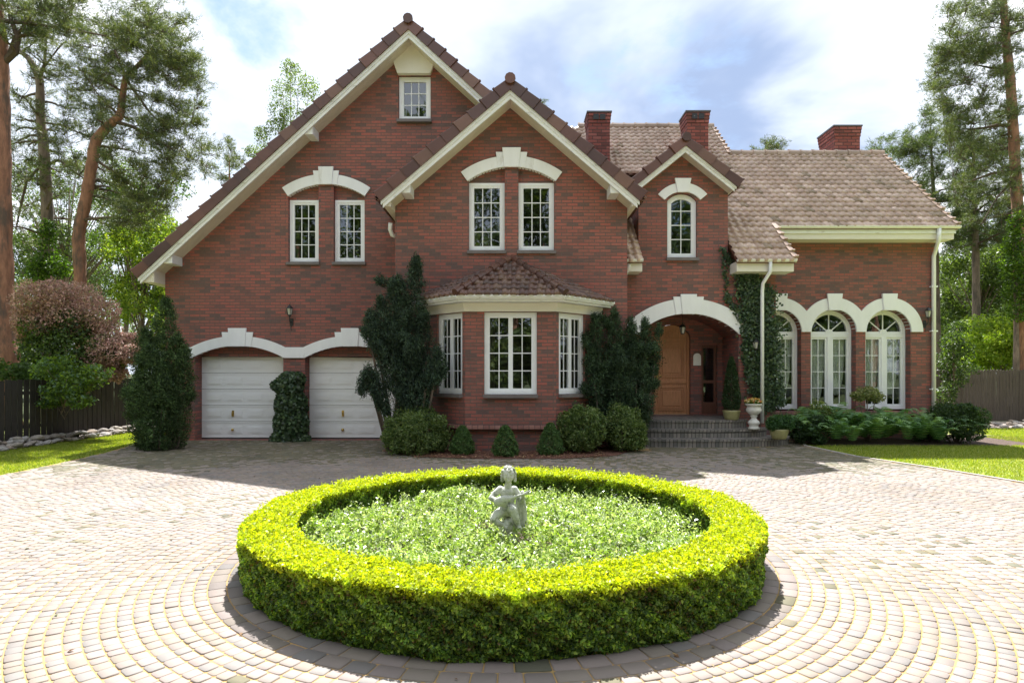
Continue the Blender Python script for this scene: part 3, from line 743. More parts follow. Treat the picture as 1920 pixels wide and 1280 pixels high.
def front_door():
    y = pb+0.10; mb = MB()
    mb.prism([(dx0,dz0+0.01),(dx1,dz0+0.01)]+arc(dcx,2.95-RD,RD-0.004,math.asin(0.475/RD),-math.asin(0.475/RD),14), y, y+0.06)
    def fr(a,b,c,d,t,y0,y1): mb.box(a,a+t,y0,y1,c,d); mb.box(b-t,b,y0,y1,c,d); mb.box(a+t,b-t,y0,y1,c,c+t); mb.box(a+t,b-t,y0,y1,d-t,d)
    for a in (dx0+0.004, dx1-0.074):                   # fluted side posts
        mb.box(a,a+0.07,y-0.03,y,dz0+0.01,2.62); mb.box(a+0.015,a+0.03,y-0.04,y-0.03,dz0+0.12,2.58); mb.box(a+0.045,a+0.06,y-0.04,y-0.03,dz0+0.12,2.58)
    a, b = dx0+0.13, dx1-0.13
    mb.box(dx0+0.08,dx1-0.08,y-0.03,y,1.40,1.50); mb.box(dx0+0.08,dx1-0.08,y-0.045,y-0.03,1.43,1.47)
    for c, d2 in ((0.70,1.33),(1.57,2.42)):
        fr(a,b,c,d2,0.035,y-0.028,y); fr(a+0.055,b-0.055,c+0.055,d2-0.055,0.022,y-0.02,y)
        mb.prism([(a+0.12,c+0.12),(b-0.12,c+0.12),(b-0.12,d2-0.12),(a+0.12,d2-0.12)], y-0.024, y)
    fr(a,b,2.47,2.60,0.02,y-0.02,y)
    mb.prism(arc(dcx,2.62,0.16,-1.57,1.57,12), y-0.03, y); mb.prism(arc(dcx,2.62,0.09,-1.57,1.57,10), y-0.045, y-0.03)
    o = mb.build('front_door', M['wood'], house, bevel=0.004)
    h = MB(); h.box(dx0+0.085,dx0+0.115,y-0.045,y-0.03,1.50,1.72); h.tube([(dx0+0.10,y-0.04,1.62),(dx0+0.10,y-0.085,1.62),(dx0+0.20,y-0.09,1.615)],0.011,8)
    h.build('handle', M['brass'], o)
    MB().box(dx0-0.02,dx1+0.02,pb+0.02,pb+0.12,dz0-0.03,dz0+0.008).build('threshold', M['sill'], o)
front_door()
def sidelight():
    y = pb+0.07; mb = MB(); x0,x1,z0,z1 = 4.95,5.36,0.62,2.42
    for a,b,c,d2 in ((x0,x0+0.07,z0,z1),(x1-0.07,x1,z0,z1),(x0+0.07,x1-0.07,z0,z0+0.30),(x0+0.07,x1-0.07,z1-0.08,z1),(x0+0.07,x1-0.07,1.42,1.50)):
        mb.box(a,b,y,y+0.07,c,d2)
    o = mb.build('sidelight', M['darkwood'], house, bevel=0.004)
    g = MB(); g.v = [(x0+0.03,y+0.035,z0+0.1),(x1-0.03,y+0.035,z0+0.1),(x1-0.03,y+0.035,z1-0.04),(x0+0.03,y+0.035,z1-0.04)]; g.f = [(0,1,2,3)]; g.build('glass', M['glass'], o)
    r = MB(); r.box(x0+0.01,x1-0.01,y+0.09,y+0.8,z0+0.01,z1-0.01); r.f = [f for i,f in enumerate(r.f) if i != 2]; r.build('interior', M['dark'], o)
sidelight()
# arched white plaque beside the door
MB().prism([(4.73,1.88),(4.93,1.88)]+arc(4.83,2.10,0.10,math.pi/2,-math.pi/2,12), pb-0.03, pb+0.002).build('plaque', M['plaque'], house, bevel=0.008)

# ---- steps with rounded right end, bricks on edge
def steps():
    def sup(a, b, n=40):
        pts = []
        for i in range(n+1):
            t = math.pi*i/n; c, s = math.cos(t), math.sin(t)
            pts.append((pcx+a*math.copysign(abs(c)**(2/2.35),c), YC-b*abs(s)**(2/2.35)))
        return pts
    lv = [(2.37,1.07,0.0,0.195),(1.86,0.73,0.19,0.385),(1.40,0.40,0.38,0.575)]
    par = None
    for i,(a,b,z0,z1) in enumerate(lv):
        p = sup(a,b); n = len(p); mb = MB(); q = sup(a+0.025,b+0.025)
        mb.v = [(x,y,z0-0.02) for x,y in p]+[(x,y,z1-0.055) for x,y in p]+[(x,y,z1-0.05) for x,y in q]+[(x,y,z1) for x,y in q]
        for l in range(3):
            o_ = l*n; mb.f += [(o_+k+1,o_+k,o_+n+k,o_+n+k+1) for k in range(n-1)]
        mb.f += [tuple(range(3*n,4*n))[::-1]]
        o = mb.build('doorstep', M['step_brick'], house)
        me = o.data; uv = me.uv_layers['uv'].data; L = [0]
        for k in range(1,n): L.append(L[-1]+math.dist(p[k],p[k-1]))
        for pl in me.polygons:                          # bricks stand side by side along the curved riser
            if len(pl.vertices) == 4:
                for li in pl.loop_indices:
                    vi = me.loops[li].vertex_index; uv[li].uv = (L[vi%n], me.vertices[vi].co.z+0.12+i*0.07)
        me.polygons[-1].flip() if me.polygons[-1].normal.z < 0 else None
    m2 = MB(); m2.box(3.02,5.48,YC-0.02,pb+0.15,0.3,0.578); m2.build('porch_floor', M['step_brick'], house)
steps()

# ---- wall D: right wing
dc = [6.92, 8.34, 9.76]; ri = 0.585; zs = 2.75; rt = 0.30
outD = [(6.25,-0.05),(10.96,-0.05),(10.96,5.16),(6.25,5.16)]
holesD = [[(c-ri,0.70),(c+ri,0.70)]+arc(c,zs,ri,math.pi/2,-math.pi/2,20) for c in dc]
wall('wall', outD, holesD, YD, 0.30, 21.6, M['brick'], house)
mb = MB(); mb.add([(10.955,YD,5.1),(10.955,18.8,zr2-0.2),(10.955,21.6,5.1)],[(0,2,1)]); mb.build('gable_end', M['brick'], house)
def wing_window(c):
    y = YD+0.20; x0, x1, z0 = c-ri+0.01, c+ri-0.01, 0.74
    mb = MB(); fw = 0.07; zt = 2.66
    mb.box(x0,x0+fw,y,y+0.09,z0,zs); mb.box(x1-fw,x1,y,y+0.09,z0,zs); mb.box(x0+fw,x1-fw,y-0.003,y+0.088,z0,z0+0.08)
    mb.box(x0+fw,x1-fw,y-0.006,y+0.088,zt-0.04,zt+0.06)
    r0 = (x1-x0)/2
    mb.prism(arc(c,zs,r0,-math.pi/2,math.pi/2,28)+arc(c,zs,r0-fw,math.pi/2,-math.pi/2,28), y+0.001, y+0.089)
    mb.prism(arc(c,zs,r0-fw+0.002,-math.pi/2,math.pi/2,28)+arc(c,zs,r0-fw-0.04,math.pi/2,-math.pi/2,28), y+0.018, y+0.08)
    mb.prism([(x0+fw,zt+0.058),(x1-fw,zt+0.058),(x1-fw,zs+0.02),(x0+fw,zs+0.02)], y+0.016, y+0.082)
    mb.prism(arc(c,zs-0.02,0.105,-math.pi/2,math.pi/2,12), y+0.005, y+0.07)
    for a in (-0.87,0,0.87):                            # rays of the fanlight
        s_, c_ = math.sin(a), math.cos(a); w_ = 0.013; p0, p1 = 0.09, r0-fw-0.03
        mb.prism([(c+p0*s_-w_*c_,zs+p0*c_+w_*s_),(c+p0*s_+w_*c_,zs+p0*c_-w_*s_),(c+p1*s_+w_*c_,zs+p1*c_-w_*s_),(c+p1*s_-w_*c_,zs+p1*c_+w_*s_)], y+0.033, y+0.058)
    mb.box(c-0.055,c+0.055,y-0.008,y+0.085,z0+0.08,zt-0.04)
    for a, b in ((x0+fw,c-0.055),(c+0.055,x1-fw)):
        sb = 0.05
        mb.box(a,a+sb,y+0.015,y+0.08,z0+0.08,zt-0.04); mb.box(b-sb,b,y+0.015,y+0.08,z0+0.08,zt-0.04)
        mb.box(a+sb,b-sb,y+0.017,y+0.078,z0+0.08,z0+0.13); mb.box(a+sb,b-sb,y+0.017,y+0.078,zt-0.09,zt-0.04)
        m_ = (a+b)/2; mb.box(m_-0.009,m_+0.009,y+0.034,y+0.056,z0+0.13,zt-0.09)
        for k in range(1,4):
            zz = z0+0.13+(zt-0.09-z0-0.13)*k/4; mb.box(a+sb,b-sb,y+0.036,y+0.054,zz-0.009,zz+0.009)
    o = mb.build('arched_window', M['white'], house)
    g = MB(); gp = [(x0+0.02,z0+0.02),(x1-0.02,z0+0.02)]+arc(c,zs,r0-0.02,math.pi/2,-math.pi/2,24)
    g.v = [(a,y+0.045,b) for a,b in gp]; g.f = [tuple(range(len(gp)))]; g.build('glass', M['glass'], o)
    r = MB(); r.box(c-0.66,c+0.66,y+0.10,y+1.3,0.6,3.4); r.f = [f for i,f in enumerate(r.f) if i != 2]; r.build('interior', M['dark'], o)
for c in dc: wing_window(c)
pr = []
half = (dc[1]-dc[0])/2; ro = ri+rt
zval = zs+math.sqrt(ro*ro-half*half)
for k, c in enumerate(dc):
    for i in range(33):
        t = -math.pi/2+math.pi*i/32
        bx, bz = c+ri*math.sin(t), zs+ri*math.cos(t); tx, tz = c+ro*math.sin(t), zs+ro*math.cos(t)
        if (k > 0 or True) and tx < c-half: tx, tz = c-half, zval
        if k < 2 and tx > c+half: tx, tz = c+half, zval
        if i == 0 and k > 0: pr.append((c-half,zs,c-half,zval))
        pr.append((bx,bz,tx,tz))
wa = ribbon([q for q in pr if q[0] > 6.3], YD-0.05, YD+0.205)
for c in dc: key(wa, c, zs, ri-0.012, ro+0.10, (-0.27,0.27), YD-0.10, YD-0.04, cant=0.75)
MB().box(6.40,10.99,YD-0.10,YD+0.02,0.60,0.69).build('ledge', M['ledge_brick'], house, bevel=0.008)
# eaves and gutters of the lower walls
MB().box(6.66,11.16,15.66,YD-0.003,5.06,5.34).build('eave_box', M['cream'], house, bevel=0.006)
MB().box(6.64,11.18,15.62,15.655,5.20,5.40).build('fascia', M['board'], house)
MB().box(5.26,6.60,14.52,YC-0.003,4.06,4.30).build('eave_box', M['cream'], house, bevel=0.006)
MB().box(2.64,3.05,14.52,YC-0.003,4.06,4.30).build('eave_box', M['cream'], house, bevel=0.006)
def gutter(x0, x1, y, z, r=0.065):
    mb = MB(); n = 8; pts = [(y+r*math.cos(math.pi+math.pi*i/n), z+r*math.sin(math.pi+math.pi*i/n)) for i in range(n+1)]
    inn = [(y+(r-0.008)*math.cos(math.pi+math.pi*i/n), z+(r-0.008)*math.sin(math.pi+math.pi*i/n)) for i in range(n+1)]
    loop = pts+inn[::-1]; m_ = len(loop)
    mb.v = [(x0,a,b) for a,b in loop]+[(x1,a,b) for a,b in loop]
    mb.f = [(i,(i+1)%m_,m_+(i+1)%m_,m_+i) for i in range(m_)]
    for x in (x0,x1-0.01): mb.prism([(0,0),(1,0),(0,1)],0,0.001) if False else mb.add([(x,a,b) for a,b in pts]+[(x+0.01,a,b) for a,b in pts],[tuple(range(n+1)),tuple(range(n+1,2*n+2))[::-1]])
    return mb.build('gutter', M['gutter'], house)
gutter(6.60,11.24,15.56,5.37); gutter(5.24,6.62,14.44,4.33); gutter(2.66,3.05,14.44,4.33)
dp = MB().tube([(10.72,15.56,5.32),(10.72,15.58,5.02),(10.90,15.95,4.86),(10.90,16.03,4.7),(10.90,16.03,0.05)],0.05,10).build('downpipe', M['white'], house, smooth=True)
for z in (3.9,2.75,1.25): MB().box(10.83,10.99,16.0,16.10,z,z+0.035).build('pipe_clip', M['white'], dp)
MB().tube([(6.02,14.44,4.28),(6.02,14.46,4.05),(5.93,14.66,3.80),(5.93,14.70,3.6),(5.93,14.70,0.5)],0.042,10).build('downpipe', M['white'], house, smooth=True)
MB().tube([(-2.78,14.2,5.12),(-2.80,14.25,4.98),(-2.76,14.3,4.86),(-2.69,14.32,4.84)],0.05,10).build('downpipe', M['gutter'], house, smooth=True)
MB().tube([(2.74,14.5,4.25),(2.74,14.55,4.12),(2.66,14.6,4.0)],0.05,10).build('downpipe', M['gutter'], house, smooth=True)

# ---- chimneys
def chimney(x0, x1, y0, y1, z0, z1, cap=0.06, vents=True, cols_=2):
    o = MB().box(x0,x1,y0,y1,z0,z1).build('chimney', M['brick_red'], house)
    m_ = MB(); 
    for k in range(3): e = 0.011*(k+1)+0.004; m_.box(x0-e,x1+e,y0-e,y1+e,z1-0.30+0.1*k+0.001*k,z1-0.20+0.1*k)
    m_.build('corbel', M['brick_red'], o)
    MB().box(x0-0.055,x1+0.055,y0-0.055,y1+0.055,z1+0.002,z1+0.045).build('chimney_cap', M['lead'], o)
    if vents:
        w_ = x1-x0; v_ = MB()
        for k in range(cols_): xm = x0+w_*(k+0.5)/cols_+ (0.06 if k==0 else -0.06); v_.box(xm-0.08,xm+0.08,y0-0.045,y0-0.03,z1-0.20,z1-0.04)
        v_.build('vent', M['iron'], o)
chimney(2.22,2.84,18.0,18.65,7.0,PZ(212,18)); chimney(5.08,5.70,18.0,18.65,7.0,PZ(211,18)); chimney(9.88,10.66,19.0,19.95,7.4,PZ(238,19),vents=False)
base_at(house, (0,15.4,0))
# ------------------------------------------------------------------ ground, paving, lawns
def ground_mat():
    m, nt, b, out = mat('ground'); N = nt.nodes; L = nt.links
    tc = N.new('ShaderNodeTexCoord'); n = N.new('ShaderNodeTexNoise'); n.inputs['Scale'].default_value = 0.8; n.inputs['Detail'].default_value = 9
    L.new(tc.outputs['Object'], n.inputs['Vector'])
    r = N.new('ShaderNodeValToRGB'); e = r.color_ramp.elements
    e[0].position = 0.35; e[0].color = (0.05,0.075,0.02,1); e[1].position = 0.7; e[1].color = (0.12,0.14,0.05,1)
    L.new(n.outputs['Fac'], r.inputs[0]); L.new(r.outputs[0], b.inputs['Base Color']); b.inputs['Roughness'].default_value = 0.95
    return m
def joint_mat():
    m, nt, b, out = mat('joint_sand'); N = nt.nodes; L = nt.links
    tc = N.new('ShaderNodeTexCoord'); n = N.new('ShaderNodeTexNoise'); n.inputs['Scale'].default_value = 1.1; n.inputs['Detail'].default_value = 8
    n.inputs['Roughness'].default_value = 0.7
    L.new(tc.outputs['Object'], n.inputs['Vector'])
    r = N.new('ShaderNodeValToRGB'); e = r.color_ramp.elements
    e[0].position = 0.32; e[0].color = (0.26,0.19,0.11,1); e[1].position = 0.72; e[1].color = (0.17,0.17,0.06,1)
    q = e.new(0.5); q.color = (0.42,0.26,0.10,1)
    L.new(n.outputs['Fac'], r.inputs[0]); L.new(r.outputs[0], b.inputs['Base Color']); b.inputs['Roughness'].default_value = 0.95
    return m
def sheet(name, pts, z, m, kind='structure'):
    mb = MB(); mb.v = [(x,y,z) for x,y in pts]; mb.f = [tuple(range(len(pts)))]
    o = mb.build(name, m); return tag(o, kind=kind)
gm = ground_mat()
def terrain():
    n = 60; xs = np.linspace(-1,1,n+1); g = np.sign(xs)*np.abs(xs)**2.2*400
    X, Y = np.meshgrid(g, g+20); Z = np.zeros_like(X)
    Z += np.clip((np.hypot(X, Y-10)-35)/60, 0, 1)*1.2*np.sin(X*0.05)*np.cos(Y*0.04)
    V = np.stack([X,Y,Z-0.06],-1).reshape(-1,3); i = np.arange(n)
    a = (i[:,None]*(n+1)+i[None,:]).ravel(); Fc = np.stack([a,a+1,a+n+2,a+n+1],1)
    o = np_mesh('ground', V, Fc, gm); tag(o, kind='structure')
terrain()
CX, CY = -0.07, 5.87                                # centre of the round bed
RO, RI, HH = 2.29, 1.88, 0.44
# driveway outline
LX = lambda y: -8.37-0.02*max(0,y-11)-0.14*max(0,y-12.5)*0.8 if y < 14.9 else -8.9
def LX(y): return float(np.interp(y, [-3,10.1,11.3,13.0,14.75,15.4], [-8.9,-8.40,-8.40,-8.55,-8.90,-8.95]))
def RX(y): return float(np.interp(y, [-3,7,9.46,10.98,12.36,14.2,14.7,15.4], [9.6,8.5,7.8,7.40,6.90,6.72,6.9,6.9]))
ys = [-3+0.4*i for i in range(47)]
edge = [(LX(y),y) for y in ys]+[(RX(y),y) for y in ys[::-1]]
sheet('driveway', edge, 0.0135, joint_mat())

def pavers():
    cols_a = np.array([[0.262,0.222,0.186],[0.285,0.238,0.208],[0.242,0.206,0.184],[0.272,0.225,0.204],[0.250,0.212,0.176],[0.222,0.202,0.188]])
    V = []; C = []
    r = RO-0.05; rings = []
    for k, (wd, ln) in enumerate([(0.15,0.20),(0.135,0.17),(0.095,0.105)]): rings.append((r, wd, ln, k)); r += wd
    k = 3
    while r < 12.3:
        wd = 0.096+rng.uniform(-0.003,0.003); rings.append((r, wd, 0.104 if r < 7 else 0.13, k)); r += wd; k += 1
    for r, wd, ln, k in rings:
        n = int(2*math.pi*(r+wd/2)/ln)
        cut = rng.uniform(0.80,1.20,n); cut = np.cumsum(cut); cut = cut/cut[-1]*2*math.pi
        a1 = cut; a0 = np.concatenate([[0],cut[:-1]])
        gap = 0.0040
        mid = (a0+a1)/2; cx = CX+(r+wd/2)*np.cos(mid); cy = CY+(r+wd/2)*np.sin(mid)
        ok = (cy > 0.4) & (cy < 15.35)
        lx = np.array([LX(q) for q in cy]); rx = np.array([RX(q) for q in cy])
        ok &= (cx > lx+0.05) & (cx < rx-0.05)
        ok &= np.abs(cx) < 0.86*cy+5.5
        ok &= ~((cy > 13.3) & (np.abs(cx-0.1) < 2.9))
        ok &= ~((cy > 14.0) & (cx > 1.0) & (cx < 5.9))
        ids = np.nonzero(ok)[0]
        if not len(ids): continue
        A0, A1 = a0[ids], a1[ids]; m_ = len(ids)
        base = 1.04*cols_a[rng.integers(0,len(cols_a),m_)]*rng.uniform(0.92,1.07,(m_,1))
        if k < 2: base = base*np.array([0.80,0.80,0.82])
        zt = 0.020+rng.normal(0,0.0011,m_); tl = rng.normal(0,0.0009,(m_,4))
        ang_ = mid[ids]; pxx, pyy = cx[ids], cy[ids]
        pat_ = np.sin(pxx*0.9+1.3*np.sin(pyy*0.7))+np.sin(pyy*1.3-pxx*0.5+2)+0.7*np.sin(pxx*2.3+pyy*1.9)
        base = base*(1+0.04*pat_[:,None])
        wear = np.exp(-((np.abs(pxx+5.9)-0.75)**2)/0.10)*(pyy > 9)+np.exp(-((np.abs(pxx+3.3)-0.75)**2)/0.10)*(pyy > 11)
        base = base*(1-0.16*wear[:,None])
        mossy = (rng.random(m_) < 0.06*np.clip(pat_-0.3,0,2)+0.85*np.clip((pyy-10.2+0.8*pat_)/2.5,0,1))[:,None]; base = np.where(mossy, base*np.array([0.56,0.60,0.46])*rng.uniform(0.85,1.15,(m_,1)), base)  # moss on stones near the house; house shade also put into their colour
        def ringpts(gp, z, chip=0.0):
            q = []
            for i,(rr, aa) in enumerate(((r+gp, A0+gp/r),(r+wd-gp, A0+gp/r),(r+wd-gp, A1-gp/r),(r+gp, A1-gp/r))):
                # octagon-like rounding: two points per corner
                q.append((rr, aa, i))
            return q
        def corner(gp, rad, z, tilt):
            out = []
            for (sr, sa) in ((0,0),(1,0),(1,1),(0,1)):
                rr = r+gp if sr == 0 else r+wd-gp; aa = A0+gp/r if sa == 0 else A1-gp/r
                dr = rad if sr == 0 else -rad; da = rad/r if sa == 0 else -rad/r
                first, second = ((rr, aa+da),(rr+dr, aa)) if (sr,sa) in ((0,0),(1,1)) else ((rr+dr, aa),(rr, aa+da))
                for (q_, t_) in (first, second):
                    out.append(np.stack([CX+q_*np.cos(t_), CY+q_*np.sin(t_), z+tilt[:,(0 if sr==0 else 1)]+tilt[:,(2 if sa==0 else 3)]],1))
            return out
        lo = corner(gap*0.6, 0.009, np.full(m_,-0.004), np.zeros((m_,4)))
        hi1 = corner(gap, 0.010, zt-0.004, tl); hi = corner(gap+0.004, 0.011, zt, tl)
        st = np.stack(lo+hi1+hi,1)                  # m,24,3
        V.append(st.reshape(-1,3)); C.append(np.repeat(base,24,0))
    V = np.vstack(V); C = np.vstack(C); m_ = len(V)//24
    base = np.arange(m_)*24
    # patchy tone over metres
    quads = []
    for l in (0,8):
        for j in range(8): quads.append(np.stack([base+l+j, base+l+8+j, base+l+8+(j+1)%8, base+l+(j+1)%8],1))
    quads.append(np.stack([base+16, base+17, base+18, base+19],1)[:, ::-1]); quads.append(np.stack([base+16, base+19, base+20, base+23],1)[:, ::-1]); quads.append(np.stack([base+20, base+21, base+22, base+23],1)[:, ::-1])
    Fc = np.vstack(quads)
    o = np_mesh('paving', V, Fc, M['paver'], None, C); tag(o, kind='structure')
    # make sure the tops face up
    me = o.data; nz = me.polygons[-1].normal.z
    if nz < 0: me.flip_normals()
pavers()

# kerb line along the lawns
def kerb(f, y0, y1, side):
    mb = MB(); y = y0
    while y < y1:
        a = (f(y), y); b = (f(y+0.30), y+0.30); T = facet(a, b); L_ = math.dist(a,b)-0.006
        vs = [T @ Vector(v) for v in ((0,-0.035,-0.03),(L_,-0.035,-0.03),(L_,0.035,-0.03),(0,0.035,-0.03),(0,-0.03,0.035),(L_,-0.03,0.035),(L_,0.03,0.035),(0,0.03,0.035))]
        mb.add(vs, [(0,3,2,1),(4,5,6,7),(0,1,5,4),(1,2,6,5),(2,3,7,6),(3,0,4,7)]); y += 0.30
    o = mb.build('kerb', simple('concrete_kerb', (0.42,0.39,0.35), 0.85, 0.15, 6, 0.2)); tag(o, kind='structure')
kerb(RX, 4.0, 14.4, 1)

def lawn_mat():
    m, nt, b, out = mat('lawn'); N = nt.nodes; L = nt.links
    tc = N.new('ShaderNodeTexCoord'); n = N.new('ShaderNodeTexNoise'); n.inputs['Scale'].default_value = 1.5; n.inputs['Detail'].default_value = 10
    n.inputs['Roughness'].default_value = 0.75; L.new(tc.outputs['Object'], n.inputs['Vector'])
    r = N.new('ShaderNodeValToRGB'); e = r.color_ramp.elements
    e[0].position = 0.3; e[0].color = (0.17,0.24,0.03,1); e[1].position = 0.7; e[1].color = (0.38,0.38,0.12,1)
    L.new(n.outputs['Fac'], r.inputs[0]); L.new(r.outputs[0], b.inputs['Base Color']); b.inputs['Roughness'].default_value = 0.9
    return m
lm = lawn_mat()
ys2 = [-3+0.4*i for i in range(47)]
sheet('lawn', [(RX(y)+0.03,y) for y in ys2]+[(11.2,15.3),(11.2,19.8),(40,20.4),(40,-3)], 0.006, lm)
sheet('lawn', [(-40,-3)]+[(LX(y)-0.02,y) for y in ys2]+[(-9,20),(-40,30)], 0.006, lm)
# bare soil beds
soil = simple('soil', (0.085,0.055,0.04), 0.95, 0.5, 9, 0.8)
bark = simple('bark_mulch', (0.17,0.075,0.05), 0.95, 0.6, 30, 0.9)
sheet('soil_bed', [(6.2,14.3),(6.75,14.15),(11.2,14.2),(12.6,14.6),(13.2,16.2),(12.6,17.0),(6.2,16.3)], 0.012, soil)
sheet('soil_bed', [(CX+1.95*math.cos(t*math.pi/24), CY+1.95*math.sin(t*math.pi/24)) for t in range(48)], 0.03, soil)
sheet('mulch_bed', [(-2.8,14.2),(-2.75,13.2),(-1.9,12.3),(-0.6,12.05),(1.0,12.05),(2.1,12.5),(2.75,13.6),(2.75,15.1),(-2.8,15.1)], 0.028, bark)
sheet('verge_soil', [(-12.2,8),(-10.9,8),(-10.75,14),(-10.45,18.5),(-9,20),(-12.2,20)], 0.012, soil)
sheet('gravel_strip', [(12.6,18.6),(40,18.6),(40,21.4),(12.6,21.4)], 0.012, simple('gravel', (0.42,0.35,0.30), 0.95, 0.45, 26, 0.9))

# ------------------------------------------------------------------ leaf clouds
def rand_unit(n):
    v = rng.normal(size=(n,3)); return v/np.linalg.norm(v,axis=1,keepdims=True)
def leaf_mesh(name, pos, size, pal, m, parent=None, aspect=0.55, nrm=None, nrm_w=0.0, var=0.18, szvar=0.35, bend=0.15, colr=None, dirs=None, dir_w=0.0):
    """one diamond leaf, folded along its rib, per position"""
    n = len(pos); pos = np.asarray(pos, float)
    nv = rand_unit(n)
    if nrm is not None: nv = nv*(1-nrm_w)+nrm*nrm_w; nv /= np.linalg.norm(nv,axis=1,keepdims=True)+1e-9
    a = rand_unit(n)
    if dirs is not None: a = a*(1-dir_w)+dirs*dir_w
    a -= nv*np.sum(a*nv,1,keepdims=True); a /= np.linalg.norm(a,axis=1,keepdims=True)+1e-9
    b = np.cross(nv,a); s = (np.asarray(size)*rng.uniform(1-szvar,1+szvar,n))[:,None]
    v0 = pos-a*s*0.5; v2 = pos+a*s*0.5-nv*s*bend
    v1 = pos+b*s*aspect*0.5+a*s*0.02+nv*s*bend*0.5; v3 = pos-b*s*aspect*0.5+a*s*0.02+nv*s*bend*0.5
    V = np.stack([v0,v1,v2,v3],1).reshape(-1,3); i = np.arange(n)*4
    Fc = np.stack([i,i+1,i+2,i+3],1)
    pal = np.asarray(pal, float)
    c = pal[rng.integers(0,len(pal),n)] if colr is None else colr
    c = c*rng.uniform(1-var,1+var,(n,1)); C = np.repeat(c,4,0)
    return np_mesh(name, V, Fc, m, parent, C)
def ell_pts(c, r, n, shell=0.55, lump=0.0, bottom=None):
    """points in the outer shell of an ellipsoid, with lumps"""
    u = rand_unit(n); q = rng.uniform(shell,1,(n,1))**0.6
    if lump:
        ph = rng.uniform(0,6.28,6); k = rng.normal(size=(6,3))*3.2
        w_ = sum(np.sin(u@k[i]+ph[i]) for i in range(6))/6*lump*2; q = q*(1+w_[:,None])
    p = np.asarray(c)+u*q*np.asarray(r)
    if bottom is not None:
        ok = p[:,2] > bottom; p = p[ok]; u = u[ok]
    return p, u

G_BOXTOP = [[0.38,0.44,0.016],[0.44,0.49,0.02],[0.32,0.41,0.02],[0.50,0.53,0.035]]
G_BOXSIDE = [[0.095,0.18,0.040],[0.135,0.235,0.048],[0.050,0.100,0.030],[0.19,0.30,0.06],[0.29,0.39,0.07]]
def round_hedge():
    root = empty('round_hedge', (CX,CY,0), label='clipped ring hedge of box with bright yellow-green top around the cherub statue', cat='hedge')
    core = MB(); n = 72
    sec = [(RO-0.10,0.02),(RO-0.095,HH-0.08),(RI+0.095,HH-0.08),(RI+0.10,0.02)]
    for k in range(n):
        t = 2*math.pi*k/n
        core.v += [(r*math.cos(t), r*math.sin(t), z) for r,z in sec]
    core.f = [(4*k+j, 4*((k+1)%n)+j, 4*((k+1)%n)+(j+1)%4, 4*k+(j+1)%4) for k in range(n) for j in range(4)]
    core.build('inner_twigs', simple('hedge_shade', (0.03,0.04,0.012), 0.9, 0.5, 20), root)
    def wob(t): return 0.010*np.sin(7*t+1)+0.007*np.sin(17*t)+0.005*np.sin(41*t+2)
    # top
    nt_ = 100000; t = rng.uniform(0,2*math.pi,nt_); r = np.sqrt(rng.uniform((RI-0.01)**2,(RO+0.01)**2,nt_))
    z = HH-np.abs(rng.normal(0,0.022,nt_))+0.010*np.sin(9*t)+0.008*np.sin(23*t+r*9)+0.006*np.sin(61*t-r*30)
    ed = np.clip((np.abs(r-(RO+RI)/2)-0.15)/0.06,0,1); z -= 0.008*ed**2; z += 0.007*np.sin(t*31+r*17)+0.010*np.sin(t*5)
    p = np.stack([r*np.cos(t),r*np.sin(t),z],1); up = np.tile([0,0,1.],(nt_,1))
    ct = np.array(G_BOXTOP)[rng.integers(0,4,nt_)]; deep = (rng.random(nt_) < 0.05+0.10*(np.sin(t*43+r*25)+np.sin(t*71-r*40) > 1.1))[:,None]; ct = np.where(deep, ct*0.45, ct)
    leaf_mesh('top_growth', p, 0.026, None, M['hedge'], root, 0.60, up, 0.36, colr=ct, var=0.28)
    # sprigs standing proud
    ns = 2600; t = rng.uniform(0,2*math.pi,ns); r = np.sqrt(rng.uniform(RI**2,RO**2,ns)); hgt = rng.uniform(0.01,0.05,ns)
    q = np.concatenate([np.stack([r*np.cos(t)+rng.normal(0,.007,ns),r*np.sin(t)+rng.normal(0,.007,ns),HH+hgt*f],1) for f in (0.2,0.5,0.8,1.0)])
    leaf_mesh('sprigs', q, 0.024, G_BOXTOP, M['hedge'], root, 0.5)
    # sides
    def side(R_, sgn, n_, cam_only=True):
        t = rng.uniform(0,2*math.pi,n_); x, y = np.cos(t), np.sin(t)
        toward = -(x*(CX+R_*x)+y*(CY+R_*y))*sgn                   # facing the camera?
        keep = (toward > -1.2) | (rng.random(n_) < 0.12); t = t[keep]; m_ = len(t)
        z = rng.uniform(0.015,HH,m_); pat = np.sin(t*29+z*21)+np.sin(t*53-z*33+1)+np.sin(t*97+z*60)+0.8*np.sin(t*11+z*9+2)
        rr = R_+sgn*(wob(t)+0.010*np.sin(z*14+t*11)-np.abs(rng.normal(0,0.028,m_))+0.007*pat)
        rr -= sgn*0.03*np.clip((0.12-z)/0.12,0,1)
        p = np.stack([rr*np.cos(t),rr*np.sin(t),z],1); nn = np.stack([np.cos(t)*sgn,np.sin(t)*sgn,np.full(m_,0.35)],1)
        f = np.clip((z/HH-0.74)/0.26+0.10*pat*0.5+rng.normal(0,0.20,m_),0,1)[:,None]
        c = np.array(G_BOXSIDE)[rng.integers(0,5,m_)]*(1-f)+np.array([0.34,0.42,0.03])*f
        c = c*(1+0.16*pat[:,None]); brown = (rng.random(m_) < 0.035+0.16*(pat < -1.7))[:,None]; c = np.where(brown, np.array([0.16,0.11,0.04]), c)
        return p, nn, c
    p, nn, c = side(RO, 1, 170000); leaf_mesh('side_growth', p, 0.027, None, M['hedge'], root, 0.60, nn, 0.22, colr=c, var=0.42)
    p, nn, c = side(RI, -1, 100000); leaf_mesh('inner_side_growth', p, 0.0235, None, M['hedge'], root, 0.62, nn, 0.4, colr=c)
round_hedge()

